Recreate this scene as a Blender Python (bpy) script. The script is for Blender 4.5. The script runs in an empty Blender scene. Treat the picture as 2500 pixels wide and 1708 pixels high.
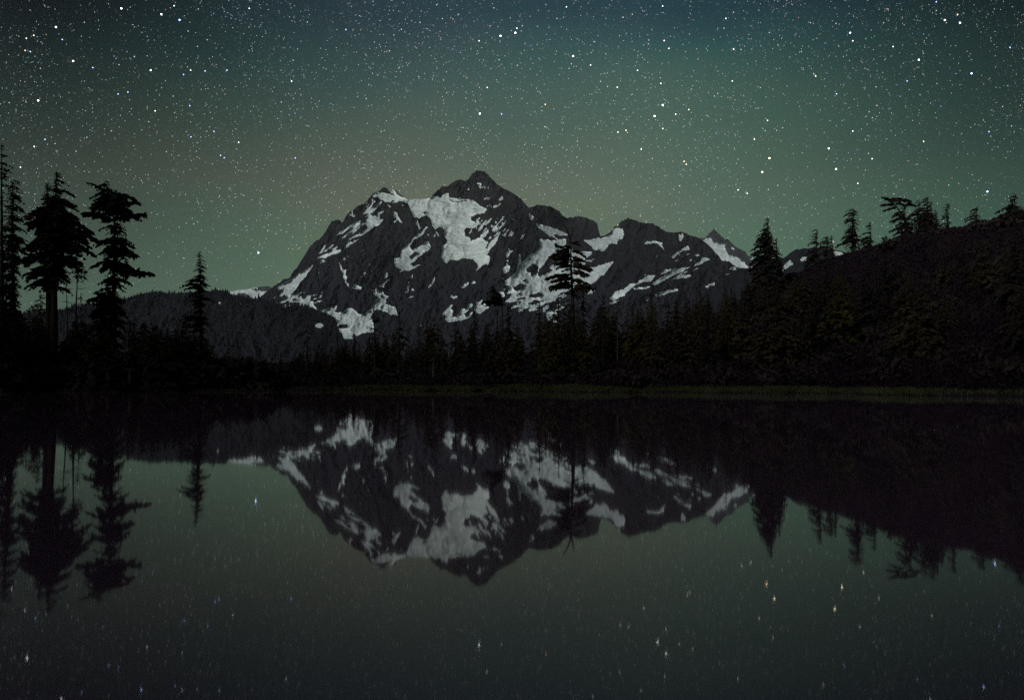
import bpy, math, random
import numpy as np

# ------------------------------------------------------------------ camera, sky, moon, exposure
SC = bpy.context.scene
COL = SC.collection
FPX = 1930.0                       # focal length in photo pixels (2500 px wide frame)
TH = math.atan(64.0 / FPX)         # camera pitch: horizon sits 64 px under the middle
CAMZ = 1.7

cam_d = bpy.data.cameras.new('camera')
cam_d.sensor_width = 36.0
cam_d.lens = 36.0 * FPX / 2500.0
cam_d.clip_start = 0.1
cam_d.clip_end = 90000.0
cam = bpy.data.objects.new('camera', cam_d)
COL.objects.link(cam)
cam.location = (0, 0, CAMZ)
cam.rotation_euler = (math.pi / 2 + TH, 0, 0)
SC.camera = cam

SKY_GAIN = 1.26
MOON_STRENGTH = 2.1
MOON_EL, MOON_AZ = math.radians(17), math.radians(222)      # behind the camera, a little to the left


def lin(c):
    return tuple((v / 255 / 12.92) if v / 255 <= 0.04045 else ((v / 255 + 0.055) / 1.055) ** 2.4 for v in c)


def night_group():
    g = bpy.data.node_groups.new('night_sky_color', 'ShaderNodeTree')
    g.interface.new_socket('Vector', in_out='INPUT', socket_type='NodeSocketVector')
    g.interface.new_socket('Color', in_out='OUTPUT', socket_type='NodeSocketColor')
    N, L = g.nodes, g.links
    gi, go = N.new('NodeGroupInput'), N.new('NodeGroupOutput')
    nrm = N.new('ShaderNodeVectorMath'); nrm.operation = 'NORMALIZE'
    L.new(gi.outputs[0], nrm.inputs[0])
    sep = N.new('ShaderNodeSeparateXYZ'); L.new(nrm.outputs[0], sep.inputs[0])

    def math_(op, a, b=None, clamp=False):
        n = N.new('ShaderNodeMath'); n.operation = op; n.use_clamp = clamp
        for i, v in enumerate((a, b)):
            if v is None: continue
            if isinstance(v, (int, float)): n.inputs[i].default_value = v
            else: L.new(v, n.inputs[i])
        return n.outputs[0]
    # faint bands of airglow drift across the sky
    nz = N.new('ShaderNodeTexNoise'); nz.inputs['Scale'].default_value = 2.6
    nz.inputs['Detail'].default_value = 2.0
    mp = N.new('ShaderNodeMapping'); mp.inputs['Rotation'].default_value = (0, 0.45, 0)
    mp.inputs['Scale'].default_value = (0.8, 1.0, 2.4); mp.inputs['Location'].default_value = (0.55, 0.0, 0.1)
    L.new(nrm.outputs[0], mp.inputs[0]); L.new(mp.outputs[0], nz.inputs['Vector'])
    nshift = math_('MULTIPLY', math_('SUBTRACT', nz.outputs[0], 0.5), 0.15)
    el = math_('ADD', sep.outputs[2], nshift)
    ramp = N.new('ShaderNodeValToRGB'); L.new(el, ramp.inputs[0])
    stops = [(0.0, (84, 110, 88)), (0.06, (86, 112, 89)), (0.13, (86, 106, 86)), (0.22, (86, 97, 83)),
             (0.30, (68, 87, 78)), (0.37, (49, 74, 74)), (0.43, (33, 55, 64)), (0.62, (15, 34, 44)), (1.0, (22, 37, 45))]
    cr = ramp.color_ramp
    while len(cr.elements) > 1: cr.elements.remove(cr.elements[-1])
    cr.elements[0].position = stops[0][0]; cr.elements[0].color = (*lin(stops[0][1]), 1)
    for p, c in stops[1:]:
        e = cr.elements.new(p); e.color = (*lin(c), 1)
    # glow is strongest over the mountain, fading to either side
    az = math_('ARCTAN2', sep.outputs[0], sep.outputs[1])
    off = math_('ABSOLUTE', math_('SUBTRACT', az, 0.05))
    mr = N.new('ShaderNodeMapRange'); mr.interpolation_type = 'SMOOTHSTEP'
    mr.inputs['From Min'].default_value = 0.08; mr.inputs['From Max'].default_value = 0.64
    mr.inputs['To Min'].default_value = 0.0; mr.inputs['To Max'].default_value = 1.0
    L.new(off, mr.inputs['Value'])
    dep = N.new('ShaderNodeMapRange'); dep.inputs['From Min'].default_value = 0.06; dep.inputs['From Max'].default_value = 0.40
    dep.inputs['To Min'].default_value = 0.44; dep.inputs['To Max'].default_value = 0.97
    L.new(sep.outputs[2], dep.inputs['Value'])
    fall = math_('SUBTRACT', 1.0, math_('MULTIPLY', mr.outputs[0], dep.outputs[0]))
    mul = N.new('ShaderNodeMixRGB'); mul.blend_type = 'MULTIPLY'; mul.inputs[0].default_value = 1
    L.new(ramp.outputs[0], mul.inputs[1]); L.new(fall, mul.inputs[2])
    # teal towards the sides, warm brown in the middle
    mr2 = N.new('ShaderNodeMapRange'); mr2.inputs['From Min'].default_value = -0.7; mr2.inputs['From Max'].default_value = 0.7
    L.new(az, mr2.inputs['Value'])
    tint = N.new('ShaderNodeValToRGB'); L.new(mr2.outputs[0], tint.inputs[0])
    te = tint.color_ramp; te.interpolation = 'EASE'
    te.elements[0].position = 0.0; te.elements[0].color = (0.80, 0.95, 0.98, 1)
    te.elements[1].position = 1.0; te.elements[1].color = (0.58, 0.99, 0.98, 1)
    for p_, c_ in ((0.22, (0.88, 0.96, 0.94, 1)), (0.40, (1.14, 1.0, 0.96, 1)), (0.56, (0.98, 1.0, 0.98, 1)), (0.72, (0.77, 1.0, 0.98, 1))):
        e = te.elements.new(p_); e.color = c_
    m2 = N.new('ShaderNodeMixRGB'); m2.blend_type = 'MULTIPLY'; m2.inputs[0].default_value = 1
    L.new(mul.outputs[0], m2.inputs[1]); L.new(tint.outputs[0], m2.inputs[2])
    n2 = N.new('ShaderNodeTexNoise'); n2.inputs['Scale'].default_value = 3.2; n2.inputs['Detail'].default_value = 3.0
    L.new(mp.outputs[0], n2.inputs['Vector'])
    tint2 = N.new('ShaderNodeMixRGB'); L.new(n2.outputs[0], tint2.inputs[0])
    tint2.inputs[1].default_value = (1.15, 0.97, 0.95, 1); tint2.inputs[2].default_value = (0.80, 1.04, 1.0, 1)
    m3 = N.new('ShaderNodeMixRGB'); m3.blend_type = 'MULTIPLY'; m3.inputs[0].default_value = 1
    L.new(m2.outputs[0], m3.inputs[1]); L.new(tint2.outputs[0], m3.inputs[2])
    # moonlit air: the daylight sky model turned down to night level
    st = N.new('ShaderNodeTexSky'); st.sky_type = 'NISHITA'; st.sun_disc = False
    st.sun_elevation = MOON_EL; st.sun_rotation = MOON_AZ
    L.new(nrm.outputs[0], st.inputs[0])
    sc = N.new('ShaderNodeMixRGB'); sc.blend_type = 'MULTIPLY'; sc.inputs[0].default_value = 1
    sc.inputs[2].default_value = (0.0003, 0.0003, 0.0003, 1)
    L.new(st.outputs[0], sc.inputs[1])
    ad = N.new('ShaderNodeMixRGB'); ad.blend_type = 'ADD'; ad.inputs[0].default_value = 1
    L.new(m3.outputs[0], ad.inputs[1]); L.new(sc.outputs[0], ad.inputs[2])
    L.new(ad.outputs[0], go.inputs[0])
    return g


NG = night_group()
world = bpy.data.worlds.new('World')
SC.world = world
world.use_nodes = True
wn, wl = world.node_tree.nodes, world.node_tree.links
wn.clear()
wo, wb, wt, wg = wn.new('ShaderNodeOutputWorld'), wn.new('ShaderNodeBackground'), wn.new('ShaderNodeTexCoord'), wn.new('ShaderNodeGroup')
wg.node_tree = NG
wl.new(wt.outputs['Generated'], wg.inputs[0]); wl.new(wg.outputs[0], wb.inputs[0]); wl.new(wb.outputs[0], wo.inputs[0])
wb.inputs[1].default_value = SKY_GAIN

moon_d = bpy.data.lights.new('moon', 'SUN')
moon_d.energy = MOON_STRENGTH
moon_d.angle = math.radians(21)
moon_d.color = (0.92, 1.0, 1.0)
moon = bpy.data.objects.new('moon', moon_d)
COL.objects.link(moon)
# lamp shines along its -Z; put its +Z towards the moon
from mathutils import Vector
mv = Vector((math.sin(MOON_AZ) * math.cos(MOON_EL), math.cos(MOON_AZ) * math.cos(MOON_EL), math.sin(MOON_EL)))
moon.rotation_euler = mv.to_track_quat('Z', 'Y').to_euler()

SC.view_settings.view_transform = 'Standard'
SC.view_settings.look = 'None'
SC.view_settings.exposure = 0
SC.view_settings.gamma = 1
SC.view_settings.use_curve_mapping = False
SC.render.engine = 'CYCLES'
SC.cycles.use_denoising = False
SC.cycles.max_bounces = 6
SC.cycles.volume_bounces = 1
SC.cycles.diffuse_bounces = 2
SC.cycles.glossy_bounces = 3
SC.cycles.sample_clamp_indirect = 3.0
SC.cycles.sample_clamp_direct = 0.0

# ------------------------------------------------------------------ helpers
rng = np.random.default_rng(11)
random.seed(5)
CT, ST = math.cos(TH), math.sin(TH)


def P(px, py, Y):
    """photo pixel + distance ahead of the camera -> world point"""
    px, py, Y = np.asarray(px, float), np.asarray(py, float), np.asarray(Y, float)
    xc, yc = (px - 1250) / FPX, (854 - py) / FPX
    t = Y / (CT - yc * ST)
    return np.stack(np.broadcast_arrays(xc * t, Y + 0 * xc, CAMZ + (ST + yc * CT) * t), -1)


_tab = np.random.default_rng(3).random((256, 256))


def vnoise(x, y, seed=0):
    x = np.asarray(x, float) + seed * 17.31; y = np.asarray(y, float) + seed * 9.77
    xi, yi = np.floor(x).astype(int), np.floor(y).astype(int)
    fx, fy = x - xi, y - yi
    fx, fy = fx * fx * (3 - 2 * fx), fy * fy * (3 - 2 * fy)
    a, b = _tab[xi & 255, yi & 255], _tab[(xi + 1) & 255, yi & 255]
    c, d = _tab[xi & 255, (yi + 1) & 255], _tab[(xi + 1) & 255, (yi + 1) & 255]
    return (a * (1 - fx) + b * fx) * (1 - fy) + (c * (1 - fx) + d * fx) * fy


def fbm(x, y, oct=4, seed=0):
    s, a, t = 0, 1, 0
    for k in range(oct):
        s = s + a * vnoise(x * 2 ** k, y * 2 ** k, seed + k * 3); t += a; a *= 0.5
    return s / t


def mesh_np(name, v, f, smooth=False):
    """v (n,3), f (m,3|4) arrays -> mesh datablock"""
    me = bpy.data.meshes.new(name)
    v = np.asarray(v, np.float32); f = np.asarray(f, np.int32)
    m, k = f.shape
    me.vertices.add(len(v)); me.vertices.foreach_set('co', v.ravel())
    me.loops.add(m * k); me.loops.foreach_set('vertex_index', f.ravel())
    me.polygons.add(m)
    me.polygons.foreach_set('loop_start', np.arange(0, m * k, k, dtype=np.int32))
    if smooth:
        me.polygons.foreach_set('use_smooth', np.ones(m, bool))
    me.update(calc_edges=True)
    return me


def link(name, me, mat=None, parent=None):
    o = bpy.data.objects.new(name, me)
    COL.objects.link(o)
    if me is not None and mat is not None and len(me.materials) == 0:
        me.materials.append(mat)
    if parent is not None:
        o.parent = parent
    return o


def tag(o, label=None, cat=None, group=None, kind=None):
    if label: o['label'] = label
    if cat: o['category'] = cat
    if group: o['group'] = group
    if kind: o['kind'] = kind
    return o


def material(name, c1, c2, scale=1.0, rough=0.9, bump=0.0, bscale=None, stretch=(1, 1, 1), detail=6, spec=0.2):
    m = bpy.data.materials.new(name); m.use_nodes = True
    N, L = m.node_tree.nodes, m.node_tree.links
    b = N['Principled BSDF']
    b.inputs['Roughness'].default_value = rough
    b.inputs['Specular IOR Level'].default_value = spec
    tc, mp = N.new('ShaderNodeTexCoord'), N.new('ShaderNodeMapping')
    mp.inputs['Scale'].default_value = stretch
    L.new(tc.outputs['Object'], mp.inputs[0])
    nz = N.new('ShaderNodeTexNoise'); nz.inputs['Scale'].default_value = scale; nz.inputs['Detail'].default_value = detail
    nz.inputs['Roughness'].default_value = 0.65
    L.new(mp.outputs[0], nz.inputs['Vector'])
    r = N.new('ShaderNodeValToRGB')
    r.color_ramp.elements[0].position = 0.32; r.color_ramp.elements[1].position = 0.68
    r.color_ramp.elements[0].color = (*c1, 1); r.color_ramp.elements[1].color = (*c2, 1)
    L.new(nz.outputs[0], r.inputs[0]); L.new(r.outputs[0], b.inputs['Base Color'])
    if bump:
        n2 = N.new('ShaderNodeTexNoise'); n2.inputs['Scale'].default_value = bscale or scale * 4; n2.inputs['Detail'].default_value = 5
        L.new(mp.outputs[0], n2.inputs['Vector'])
        bp = N.new('ShaderNodeBump'); bp.inputs['Strength'].default_value = bump; bp.inputs['Distance'].default_value = 1.0 / (bscale or scale * 4)
        L.new(n2.outputs[0], bp.inputs['Height']); L.new(bp.outputs[0], b.inputs['Normal'])
    return m


M_rock = material('rock', (0.009, 0.008, 0.009), (0.036, 0.032, 0.029), 0.012, 0.95, 0.6, 0.05, (1, 1, 0.45), 8)
def add_alpine_plants(m, lo, hi, col):
    n, l = m.node_tree.nodes, m.node_tree.links
    b_ = n['Principled BSDF']; src = b_.inputs['Base Color'].links[0].from_socket
    ge, sp = n.new('ShaderNodeNewGeometry'), n.new('ShaderNodeSeparateXYZ')
    l.new(ge.outputs['Position'], sp.inputs[0])
    nz = n.new('ShaderNodeTexNoise'); nz.inputs['Scale'].default_value = 0.006; nz.inputs['Detail'].default_value = 7
    l.new(ge.outputs['Position'], nz.inputs['Vector'])
    ma = n.new('ShaderNodeMath'); ma.operation = 'MULTIPLY_ADD'; ma.inputs[1].default_value = 700; l.new(nz.outputs[0], ma.inputs[0]); l.new(sp.outputs[2], ma.inputs[2])
    mp_ = n.new('ShaderNodeMapRange'); mp_.inputs['From Min'].default_value = lo + 350; mp_.inputs['From Max'].default_value = hi + 350
    l.new(ma.outputs[0], mp_.inputs['Value'])
    mx = n.new('ShaderNodeMixRGB'); mx.inputs[1].default_value = (*col, 1); l.new(src, mx.inputs[2]); l.new(mp_.outputs[0], mx.inputs[0])
    l.new(mx.outputs[0], b_.inputs['Base Color'])


add_alpine_plants(M_rock, 380, 900, (0.016, 0.014, 0.021))
M_rock_far = material('far_rock', (0.030, 0.030, 0.034), (0.060, 0.058, 0.058), 0.01, 0.95, 0.5, 0.04)
M_snow = material('snow', (0.47, 0.52, 0.53), (0.88, 0.91, 0.88), 0.009, 0.8, 0.35, 0.035, (1, 1, 1.4), 9)
M_glacier = material('glacier_ice', (0.48, 0.54, 0.51), (0.92, 0.94, 0.88), 0.012, 0.7, 0.45, 0.03, (1, 1, 1.6), 9)
M_wood_hill = material('wooded_hill', (0.010, 0.009, 0.014), (0.017, 0.016, 0.022), 0.02, 1.0, 0.6, 0.08)
M_hilltree = material('hill_trees', (0.009, 0.008, 0.012), (0.014, 0.013, 0.017), 0.05, 1.0)
M_ground = material('forest_floor', (0.050, 0.034, 0.044), (0.080, 0.062, 0.058), 0.12, 1.0, 0.4, 1.5)
M_bark = material('bark', (0.055, 0.042, 0.036), (0.10, 0.08, 0.066), 1.2, 0.95, 0.6, 6, (1, 1, 0.2))
M_deadwood = material('dead_wood', (0.09, 0.078, 0.07), (0.16, 0.14, 0.12), 1.2, 0.95, 0.5, 6, (1, 1, 0.2))
M_leaf = material('needles', (0.048, 0.036, 0.040), (0.085, 0.070, 0.055), 0.7, 0.9, spec=0.1)
M_leaf_mid = material('needles_brownish', (0.075, 0.056, 0.038), (0.140, 0.110, 0.060), 0.6, 0.9, spec=0.1)
M_leaf_yel_lit = material('needles_yellow_lit', (0.20, 0.17, 0.02), (0.40, 0.34, 0.06), 0.9, 0.9, spec=0.1)  # yellow light painted into the needle colour, no lamp behind it
M_leaf_olive_lit = material('needles_olive_lit', (0.065, 0.058, 0.020), (0.15, 0.125, 0.040), 0.9, 0.9, spec=0.1)  # weaker yellow light put into the needle colour
M_shrub = material('shrub_leaves', (0.060, 0.040, 0.050), (0.115, 0.088, 0.070), 0.8, 0.9, spec=0.1)
M_heather = material('heather', (0.034, 0.019, 0.032), (0.070, 0.044, 0.054), 0.25, 0.95, spec=0.1)
M_grass = material('sedge_grass', (0.12, 0.135, 0.055), (0.21, 0.23, 0.10), 0.5, 0.9, spec=0.1)
M_wood = material('weathered_wood', (0.06, 0.05, 0.045), (0.11, 0.095, 0.08), 2.0, 0.9)
M_pale = material('pale_wood', (0.40, 0.39, 0.36), (0.55, 0.54, 0.5), 3.0, 0.8)

# ------------------------------------------------------------------ sky backdrop and stars
m_sky = bpy.data.materials.new('night_sky'); m_sky.use_nodes = True
N, L = m_sky.node_tree.nodes, m_sky.node_tree.links
N.clear()
so, se, sg, stc = N.new('ShaderNodeOutputMaterial'), N.new('ShaderNodeEmission'), N.new('ShaderNodeGroup'), N.new('ShaderNodeTexCoord')
sg.node_tree = NG
L.new(stc.outputs['Object'], sg.inputs[0]); L.new(sg.outputs[0], se.inputs[0]); L.new(se.outputs[0], so.inputs[0])
se.inputs[1].default_value = SKY_GAIN
m_sky.cycles.emission_sampling = 'NONE'
R_SKY = 40000.0
naz, nel = 96, 40
A, E = np.meshgrid(np.radians(np.linspace(-95, 95, naz)), np.radians(np.linspace(-4, 60, nel)))
vs = np.stack([R_SKY * np.sin(A) * np.cos(E), R_SKY * np.cos(A) * np.cos(E), R_SKY * np.sin(E)], -1).reshape(-1, 3)
idx = np.arange(naz * nel).reshape(nel, naz)
fs = np.stack([idx[:-1, :-1], idx[1:, :-1], idx[1:, 1:], idx[:-1, 1:]], -1).reshape(-1, 4)
sky = tag(link('sky', mesh_np('sky', vs, fs, True), m_sky), 'clear green-grey night sky full of stars over the mountain', kind='structure')

STAR_Y = 26000.0
# brightest stars read off the photograph: zoom coordinates, size class, tint
T1 = [(378,184,3,'w'),(228,240,2,'y'),(178,260,2,'y'),(170,342,2,'o'),(205,350,2,'b'),(421,268,2,'b'),(494,413,3,'w'),(627,458,2,'b'),
      (820,58,3,'w'),(1090,98,3,'w'),(1176,40,2,'w'),(1213,136,3,'b'),(570,152,1,'w'),(1018,475,3,'b'),(1240,505,2,'b'),(1288,475,2,'w'),
      (1386,480,2,'b'),(1534,475,2,'b'),(1282,715,2,'b'),(798,636,2,'b'),(864,623,2,'b'),(875,674,1,'b'),(258,680,3,'w'),(1048,750,2,'w'),
      (1445,888,2,'b'),(1290,925,2,'b'),(304,942,2,'b'),(231,990,2,'w'),(321,975,1,'b'),(373,970,1,'y'),(138,1130,2,'w'),(1490,1050,2,'b'),
      (1515,1066,2,'b'),(1208,1050,1,'b'),(1327,1022,1,'b'),(1124,1026,1,'w'),(1970,549,2,'w'),(1900,690,1,'w'),(1612,962,2,'w'),
      (1995,1067,2,'b'),(1005,823,1,'w'),(804,438,1,'w'),(1092,594,1,'b'),(1118,547,1,'b'),(1170,650,1,'w'),(1684,58,2,'w'),(1443,93,1,'b'),
      (2076,150,1,'w'),(1271,211,1,'w'),(1980,408,1,'w'),(2142,722,1,'b'),(1993,766,1,'b'),(2080,852,1,'b'),(1400,270,1,'y'),(1334,315,1,'w'),
      (1340,62,1,'w'),(995,247,1,'b'),(908,384,1,'w'),(770,380,1,'b'),(273,463,1,'w'),(62,694,1,'w'),(176,690,1,'y'),(587,928,1,'w'),(514,1022,1,'w')]
T2 = [(945,768,3,'w'),(1092,771,2,'b'),(1387,706,2,'o'),(995,592,2,'w'),(1185,223,3,'w'),(1085,244,3,'w'),(1195,192,2,'w'),(1232,175,1,'w'),
      (940,277,2,'w'),(1575,380,3,'w'),(1693,440,2,'w'),(1563,432,1,'w'),(1548,463,1,'w'),(1530,48,2,'w'),(2180,42,2,'w'),(2190,275,2,'w'),
      (2087,272,1,'w'),(2222,328,2,'y'),(2083,298,1,'w'),(1717,282,1,'w'),(2010,476,2,'w'),(1873,590,2,'w'),(2168,564,2,'w'),(1760,551,1,'w'),
      (2180,710,3,'w'),(2125,785,3,'w'),(2268,772,2,'w'),(2181,869,2,'y'),(1932,881,2,'y'),(1878,893,2,'y'),(1942,897,1,'y'),(1740,834,1,'y'),
      (2035,1008,2,'w'),(1604,954,1,'w'),(2110,1071,1,'w'),(1363,997,1,'w'),(1200,442,1,'y'),(1200,600,1,'b'),(398,460,1,'w'),(252,507,1,'b'),
      (177,667,1,'w'),(40,201,2,'b'),(549,76,1,'b'),(541,153,1,'w'),(800,98,1,'w'),(415,199,1,'w'),(763,130,1,'o'),(692,127,1,'w'),
      (1913,118,1,'w'),(1975,98,1,'w'),(361,943,1,'b'),(758,1062,1,'b'),(222,10,1,'b'),(653,34,1,'w'),(1040,55,1,'w'),(508,318,1,'b'),
      (655,462,1,'b'),(1075,405,1,'w'),(914,685,1,'w'),(1383,857,1,'w'),(1404,1132,1,'w'),(335,345,1,'w'),(532,518,1,'w'),(1466,126,1,'w')]
T3 = [(1150,223,3,'b'),(1168,277,2,'w'),(1440,316,2,'w'),(1614,405,3,'w'),(1535,548,2,'b'),(1970,497,3,'b'),(1866,498,1,'b'),(1790,137,3,'w'),
      (1800,155,1,'y'),(1892,156,3,'w'),(1876,100,2,'y'),(1732,14,2,'b'),(1732,72,1,'w'),(2230,321,2,'b'),(2088,890,2,'b'),(1903,903,1,'b'),
      (1646,956,2,'y'),(1005,1003,3,'y'),(605,1069,3,'y'),(556,1162,3,'o'),(1055,1143,3,'y'),(1202,1239,2,'w'),(1168,886,2,'w'),(917,515,2,'y'),
      (903,497,1,'y'),(354,548,2,'w'),(233,650,1,'w'),(256,631,1,'w'),(60,741,2,'y'),(592,814,2,'y'),(654,881,1,'y'),(694,864,1,'y'),
      (576,884,1,'y'),(503,941,2,'w'),(28,1091,2,'y'),(43,1110,2,'y'),(363,333,2,'w'),(413,335,1,'w'),(604,221,1,'w'),(393,1283,2,'w'),
      (455,1307,2,'w'),(446,1299,1,'w'),(661,1252,1,'w'),(598,1280,1,'w'),(310,126,2,'w'),(362,84,1,'w'),(298,192,1,'w'),(2077,1294,3,'b'),
      (1445,1310,1,'w'),(1298,1073,2,'w'),(1058,635,2,'b'),(1406,63,1,'w'),(1376,155,1,'w'),(1816,1251,1,'w'),(1330,713,1,'y'),(1325,588,1,'w'),
      (122,400,1,'o'),(543,593,1,'w'),(882,155,1,'w'),(663,306,1,'w'),(2215,580,1,'b'),(1273,1037,1,'w'),(2180,720,1,'w'),(2240,852,1,'w'),
      (1300,796,1,'w'),(1278,756,1,'w'),(1762,718,1,'b'),(820,350,1,'w'),(1055,160,1,'w')]
stars = []
for T, ox in ((T1, 0), (T2, 830), (T3, 1660)):
    stars += [(ox + x * 0.3614, y * 0.3614, c, t) for x, y, c, t in T]
stars += [(2034, 590, 2, 'w'), (631, 617, 3, 'b'), (629, 612, 1, 'b'), (449, 630, 1, 'w')]
while len(stars) < 299:
    x, y = rng.uniform(0, 2500), rng.uniform(0, 560)
    stars.append((x, y, rng.uniform(0.6, 0.95), rng.choice(['w', 'w', 'b', 'y'])))
TINT = {'w': (0.95, 0.97, 1.0), 'b': (0.42, 0.56, 1.0), 'y': (1.0, 0.88, 0.62), 'o': (1.0, 0.66, 0.40)}


def emis(name, col, s):
    m = bpy.data.materials.new(name); m.use_nodes = True
    n, l = m.node_tree.nodes, m.node_tree.links
    n.clear()
    o, e = n.new('ShaderNodeOutputMaterial'), n.new('ShaderNodeEmission')
    e.inputs[0].default_value = (*col, 1); e.inputs[1].default_value = s
    l.new(e.outputs[0], o.inputs[0])
    m.cycles.emission_sampling = 'NONE'
    return m


ph = (1 + 5 ** 0.5) / 2
ico_v = np.array([(-1, ph, 0), (1, ph, 0), (-1, -ph, 0), (1, -ph, 0), (0, -1, ph), (0, 1, ph), (0, -1, -ph), (0, 1, -ph), (ph, 0, -1), (ph, 0, 1), (-ph, 0, -1), (-ph, 0, 1)]) / math.sqrt(1 + ph * ph)
ico_f = np.array([(0, 11, 5), (0, 5, 1), (0, 1, 7), (0, 7, 10), (0, 10, 11), (1, 5, 9), (5, 11, 4), (11, 10, 2), (10, 7, 6), (7, 1, 8), (3, 9, 4), (3, 4, 2), (3, 2, 6), (3, 6, 8), (3, 8, 9), (4, 9, 5), (2, 4, 11), (6, 2, 10), (8, 6, 7), (9, 8, 1)])
STAR_ME = {}
for t, c in TINT.items():
    for cl, s in ((1, 1.0), (2, 2.6), (3, 7.0)):
        me = mesh_np('star', ico_v, ico_f); me.materials.append(emis('star_%s_%d' % (t, cl), c, s)); STAR_ME[t, cl] = me
for x, y, c, t in stars:
    cl = max(1, int(c))
    o = link('star', STAR_ME[str(t), cl], parent=sky)
    o.location = P(x, y, STAR_Y)
    d = {1: 2.5 * min(1, c), 2: 3.1, 3: 4.0}[cl]
    o.scale = (d / 2 / FPX * STAR_Y,) * 3

NF = 62000
fx, fy = rng.uniform(-300, 2800, NF), rng.uniform(-250, 890, NF)
dens = np.exp(-((fx - 1350) / 1300) ** 2) * 0.6 + 0.4
dens = dens * np.clip(2.2 * fbm(fx / 140, fy / 140, 4, 21) - 0.35, 0.25, 1)
keep = (rng.random(NF) < dens) & (rng.random(NF) < np.clip((900 - fy) / 420, 0.12, 1))
fx, fy = fx[keep], fy[keep]; NF = len(fx)
flux = np.minimum(0.075 * rng.pareto(1.1, NF) + 0.17, 0.9)          # many faint, few bright
dia = np.clip(1.3 + 1.3 * np.sqrt(flux - 0.15), 1.2, 2.2)
tint = np.array([TINT['w'], (0.6, 0.75, 1.0), TINT['y'], (0.75, 1.0, 0.85), (1.0, 0.75, 0.6)])[rng.choice(5, NF, p=[.4, .26, .16, .1, .08])]
octv = np.array([(1, 0, 0), (-1, 0, 0), (0, 1, 0), (0, -1, 0), (0, 0, 1), (0, 0, -1)], float)
octf = np.array([(0, 2, 4), (2, 1, 4), (1, 3, 4), (3, 0, 4), (2, 0, 5), (1, 2, 5), (3, 1, 5), (0, 3, 5)])
NU = 70000                                                          # sky-tinted glowing specks added as colour grain over the sky
ux, uy = rng.uniform(-250, 2750, NU), rng.uniform(-200, 860, NU)
hz_ = np.clip(uy / 600, 0, 1)[:, None]
ub = (np.array([0.026, 0.056, 0.062]) * (1 - hz_) + np.array([0.105, 0.130, 0.105]) * hz_) * np.exp(-((ux - 1300) / 1050) ** 2)[:, None]
ucol = ub * rng.uniform(0.62, 1.6, (NU, 3))
fx, fy = np.append(fx, ux), np.append(fy, uy); dia = np.append(dia, rng.uniform(1.3, 2.3, NU))
tint = np.concatenate([tint, ucol]); flux = np.append(flux, np.ones(NU)); NF += NU
cen = P(fx, fy, STAR_Y + 500)
v = (cen[:, None, :] + octv[None] * (dia / 2 / FPX * STAR_Y)[:, None, None]).reshape(-1, 3)
f = (octf[None] + 6 * np.arange(NF)[:, None, None]).reshape(-1, 3)
me = mesh_np('faint_stars_and_grain', v, f)
ca = me.color_attributes.new('glow', 'FLOAT_COLOR', 'POINT')
cc = np.ones((NF, 6, 4), np.float32); cc[:, :, :3] = (tint * flux[:, None])[:, None, :]
ca.data.foreach_set('color', cc.ravel())
m = emis('faint_star_grain_glow', (1, 1, 1), 1.0)
an = m.node_tree.nodes.new('ShaderNodeAttribute'); an.attribute_name = 'glow'
m.node_tree.links.new(an.outputs['Color'], [n for n in m.node_tree.nodes if n.type == 'EMISSION'][0].inputs[0])
fo = link('faint_stars_and_grain', me, m, sky); fo['kind'] = 'stuff'  # real faint stars together with the added grain specks

# ------------------------------------------------------------------ the lake shore and ground heights
_sx = np.array([-700, 0, 300, 600, 850, 1300, 2000, 2500, 3200])
_sy = np.array([958, 957, 956, 954, 952, 956, 961, 969, 976])


def shoreY(px):
    py = np.interp(px, _sx, _sy) + 3.0 * (vnoise(np.asarray(px) / 150.0, 0.5, 4) - 0.5) + 1.6 * (vnoise(np.asarray(px) / 38.0, 3.5, 6) - 0.5)
    yc = (854 - py) / FPX
    return CAMZ * (CT - yc * ST) / -(ST + yc * CT)


_rx = np.array([-700, 0, 300, 560, 750, 1100, 1400, 1600, 1750, 1870, 1960, 2040, 2065, 2107, 2138, 2170, 2205, 2245, 2294, 2330, 2364, 2400, 2420, 2432, 2445, 2470, 2500, 2620, 3200])
_ry = np.array([855, 868, 874, 890, 894, 884, 856, 820, 775, 720, 668, 634, 624, 612, 604, 593, 577, 571, 563, 557, 556, 553, 547, 536, 532, 529, 519, 480, 420])
_yx = np.array([-700, 0, 600, 1400, 1750, 1870, 2085, 2207, 2300, 2477, 3200])
_yy = np.array([190, 190, 190, 185, 160, 145, 146, 132, 126, 112, 95])


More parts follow.
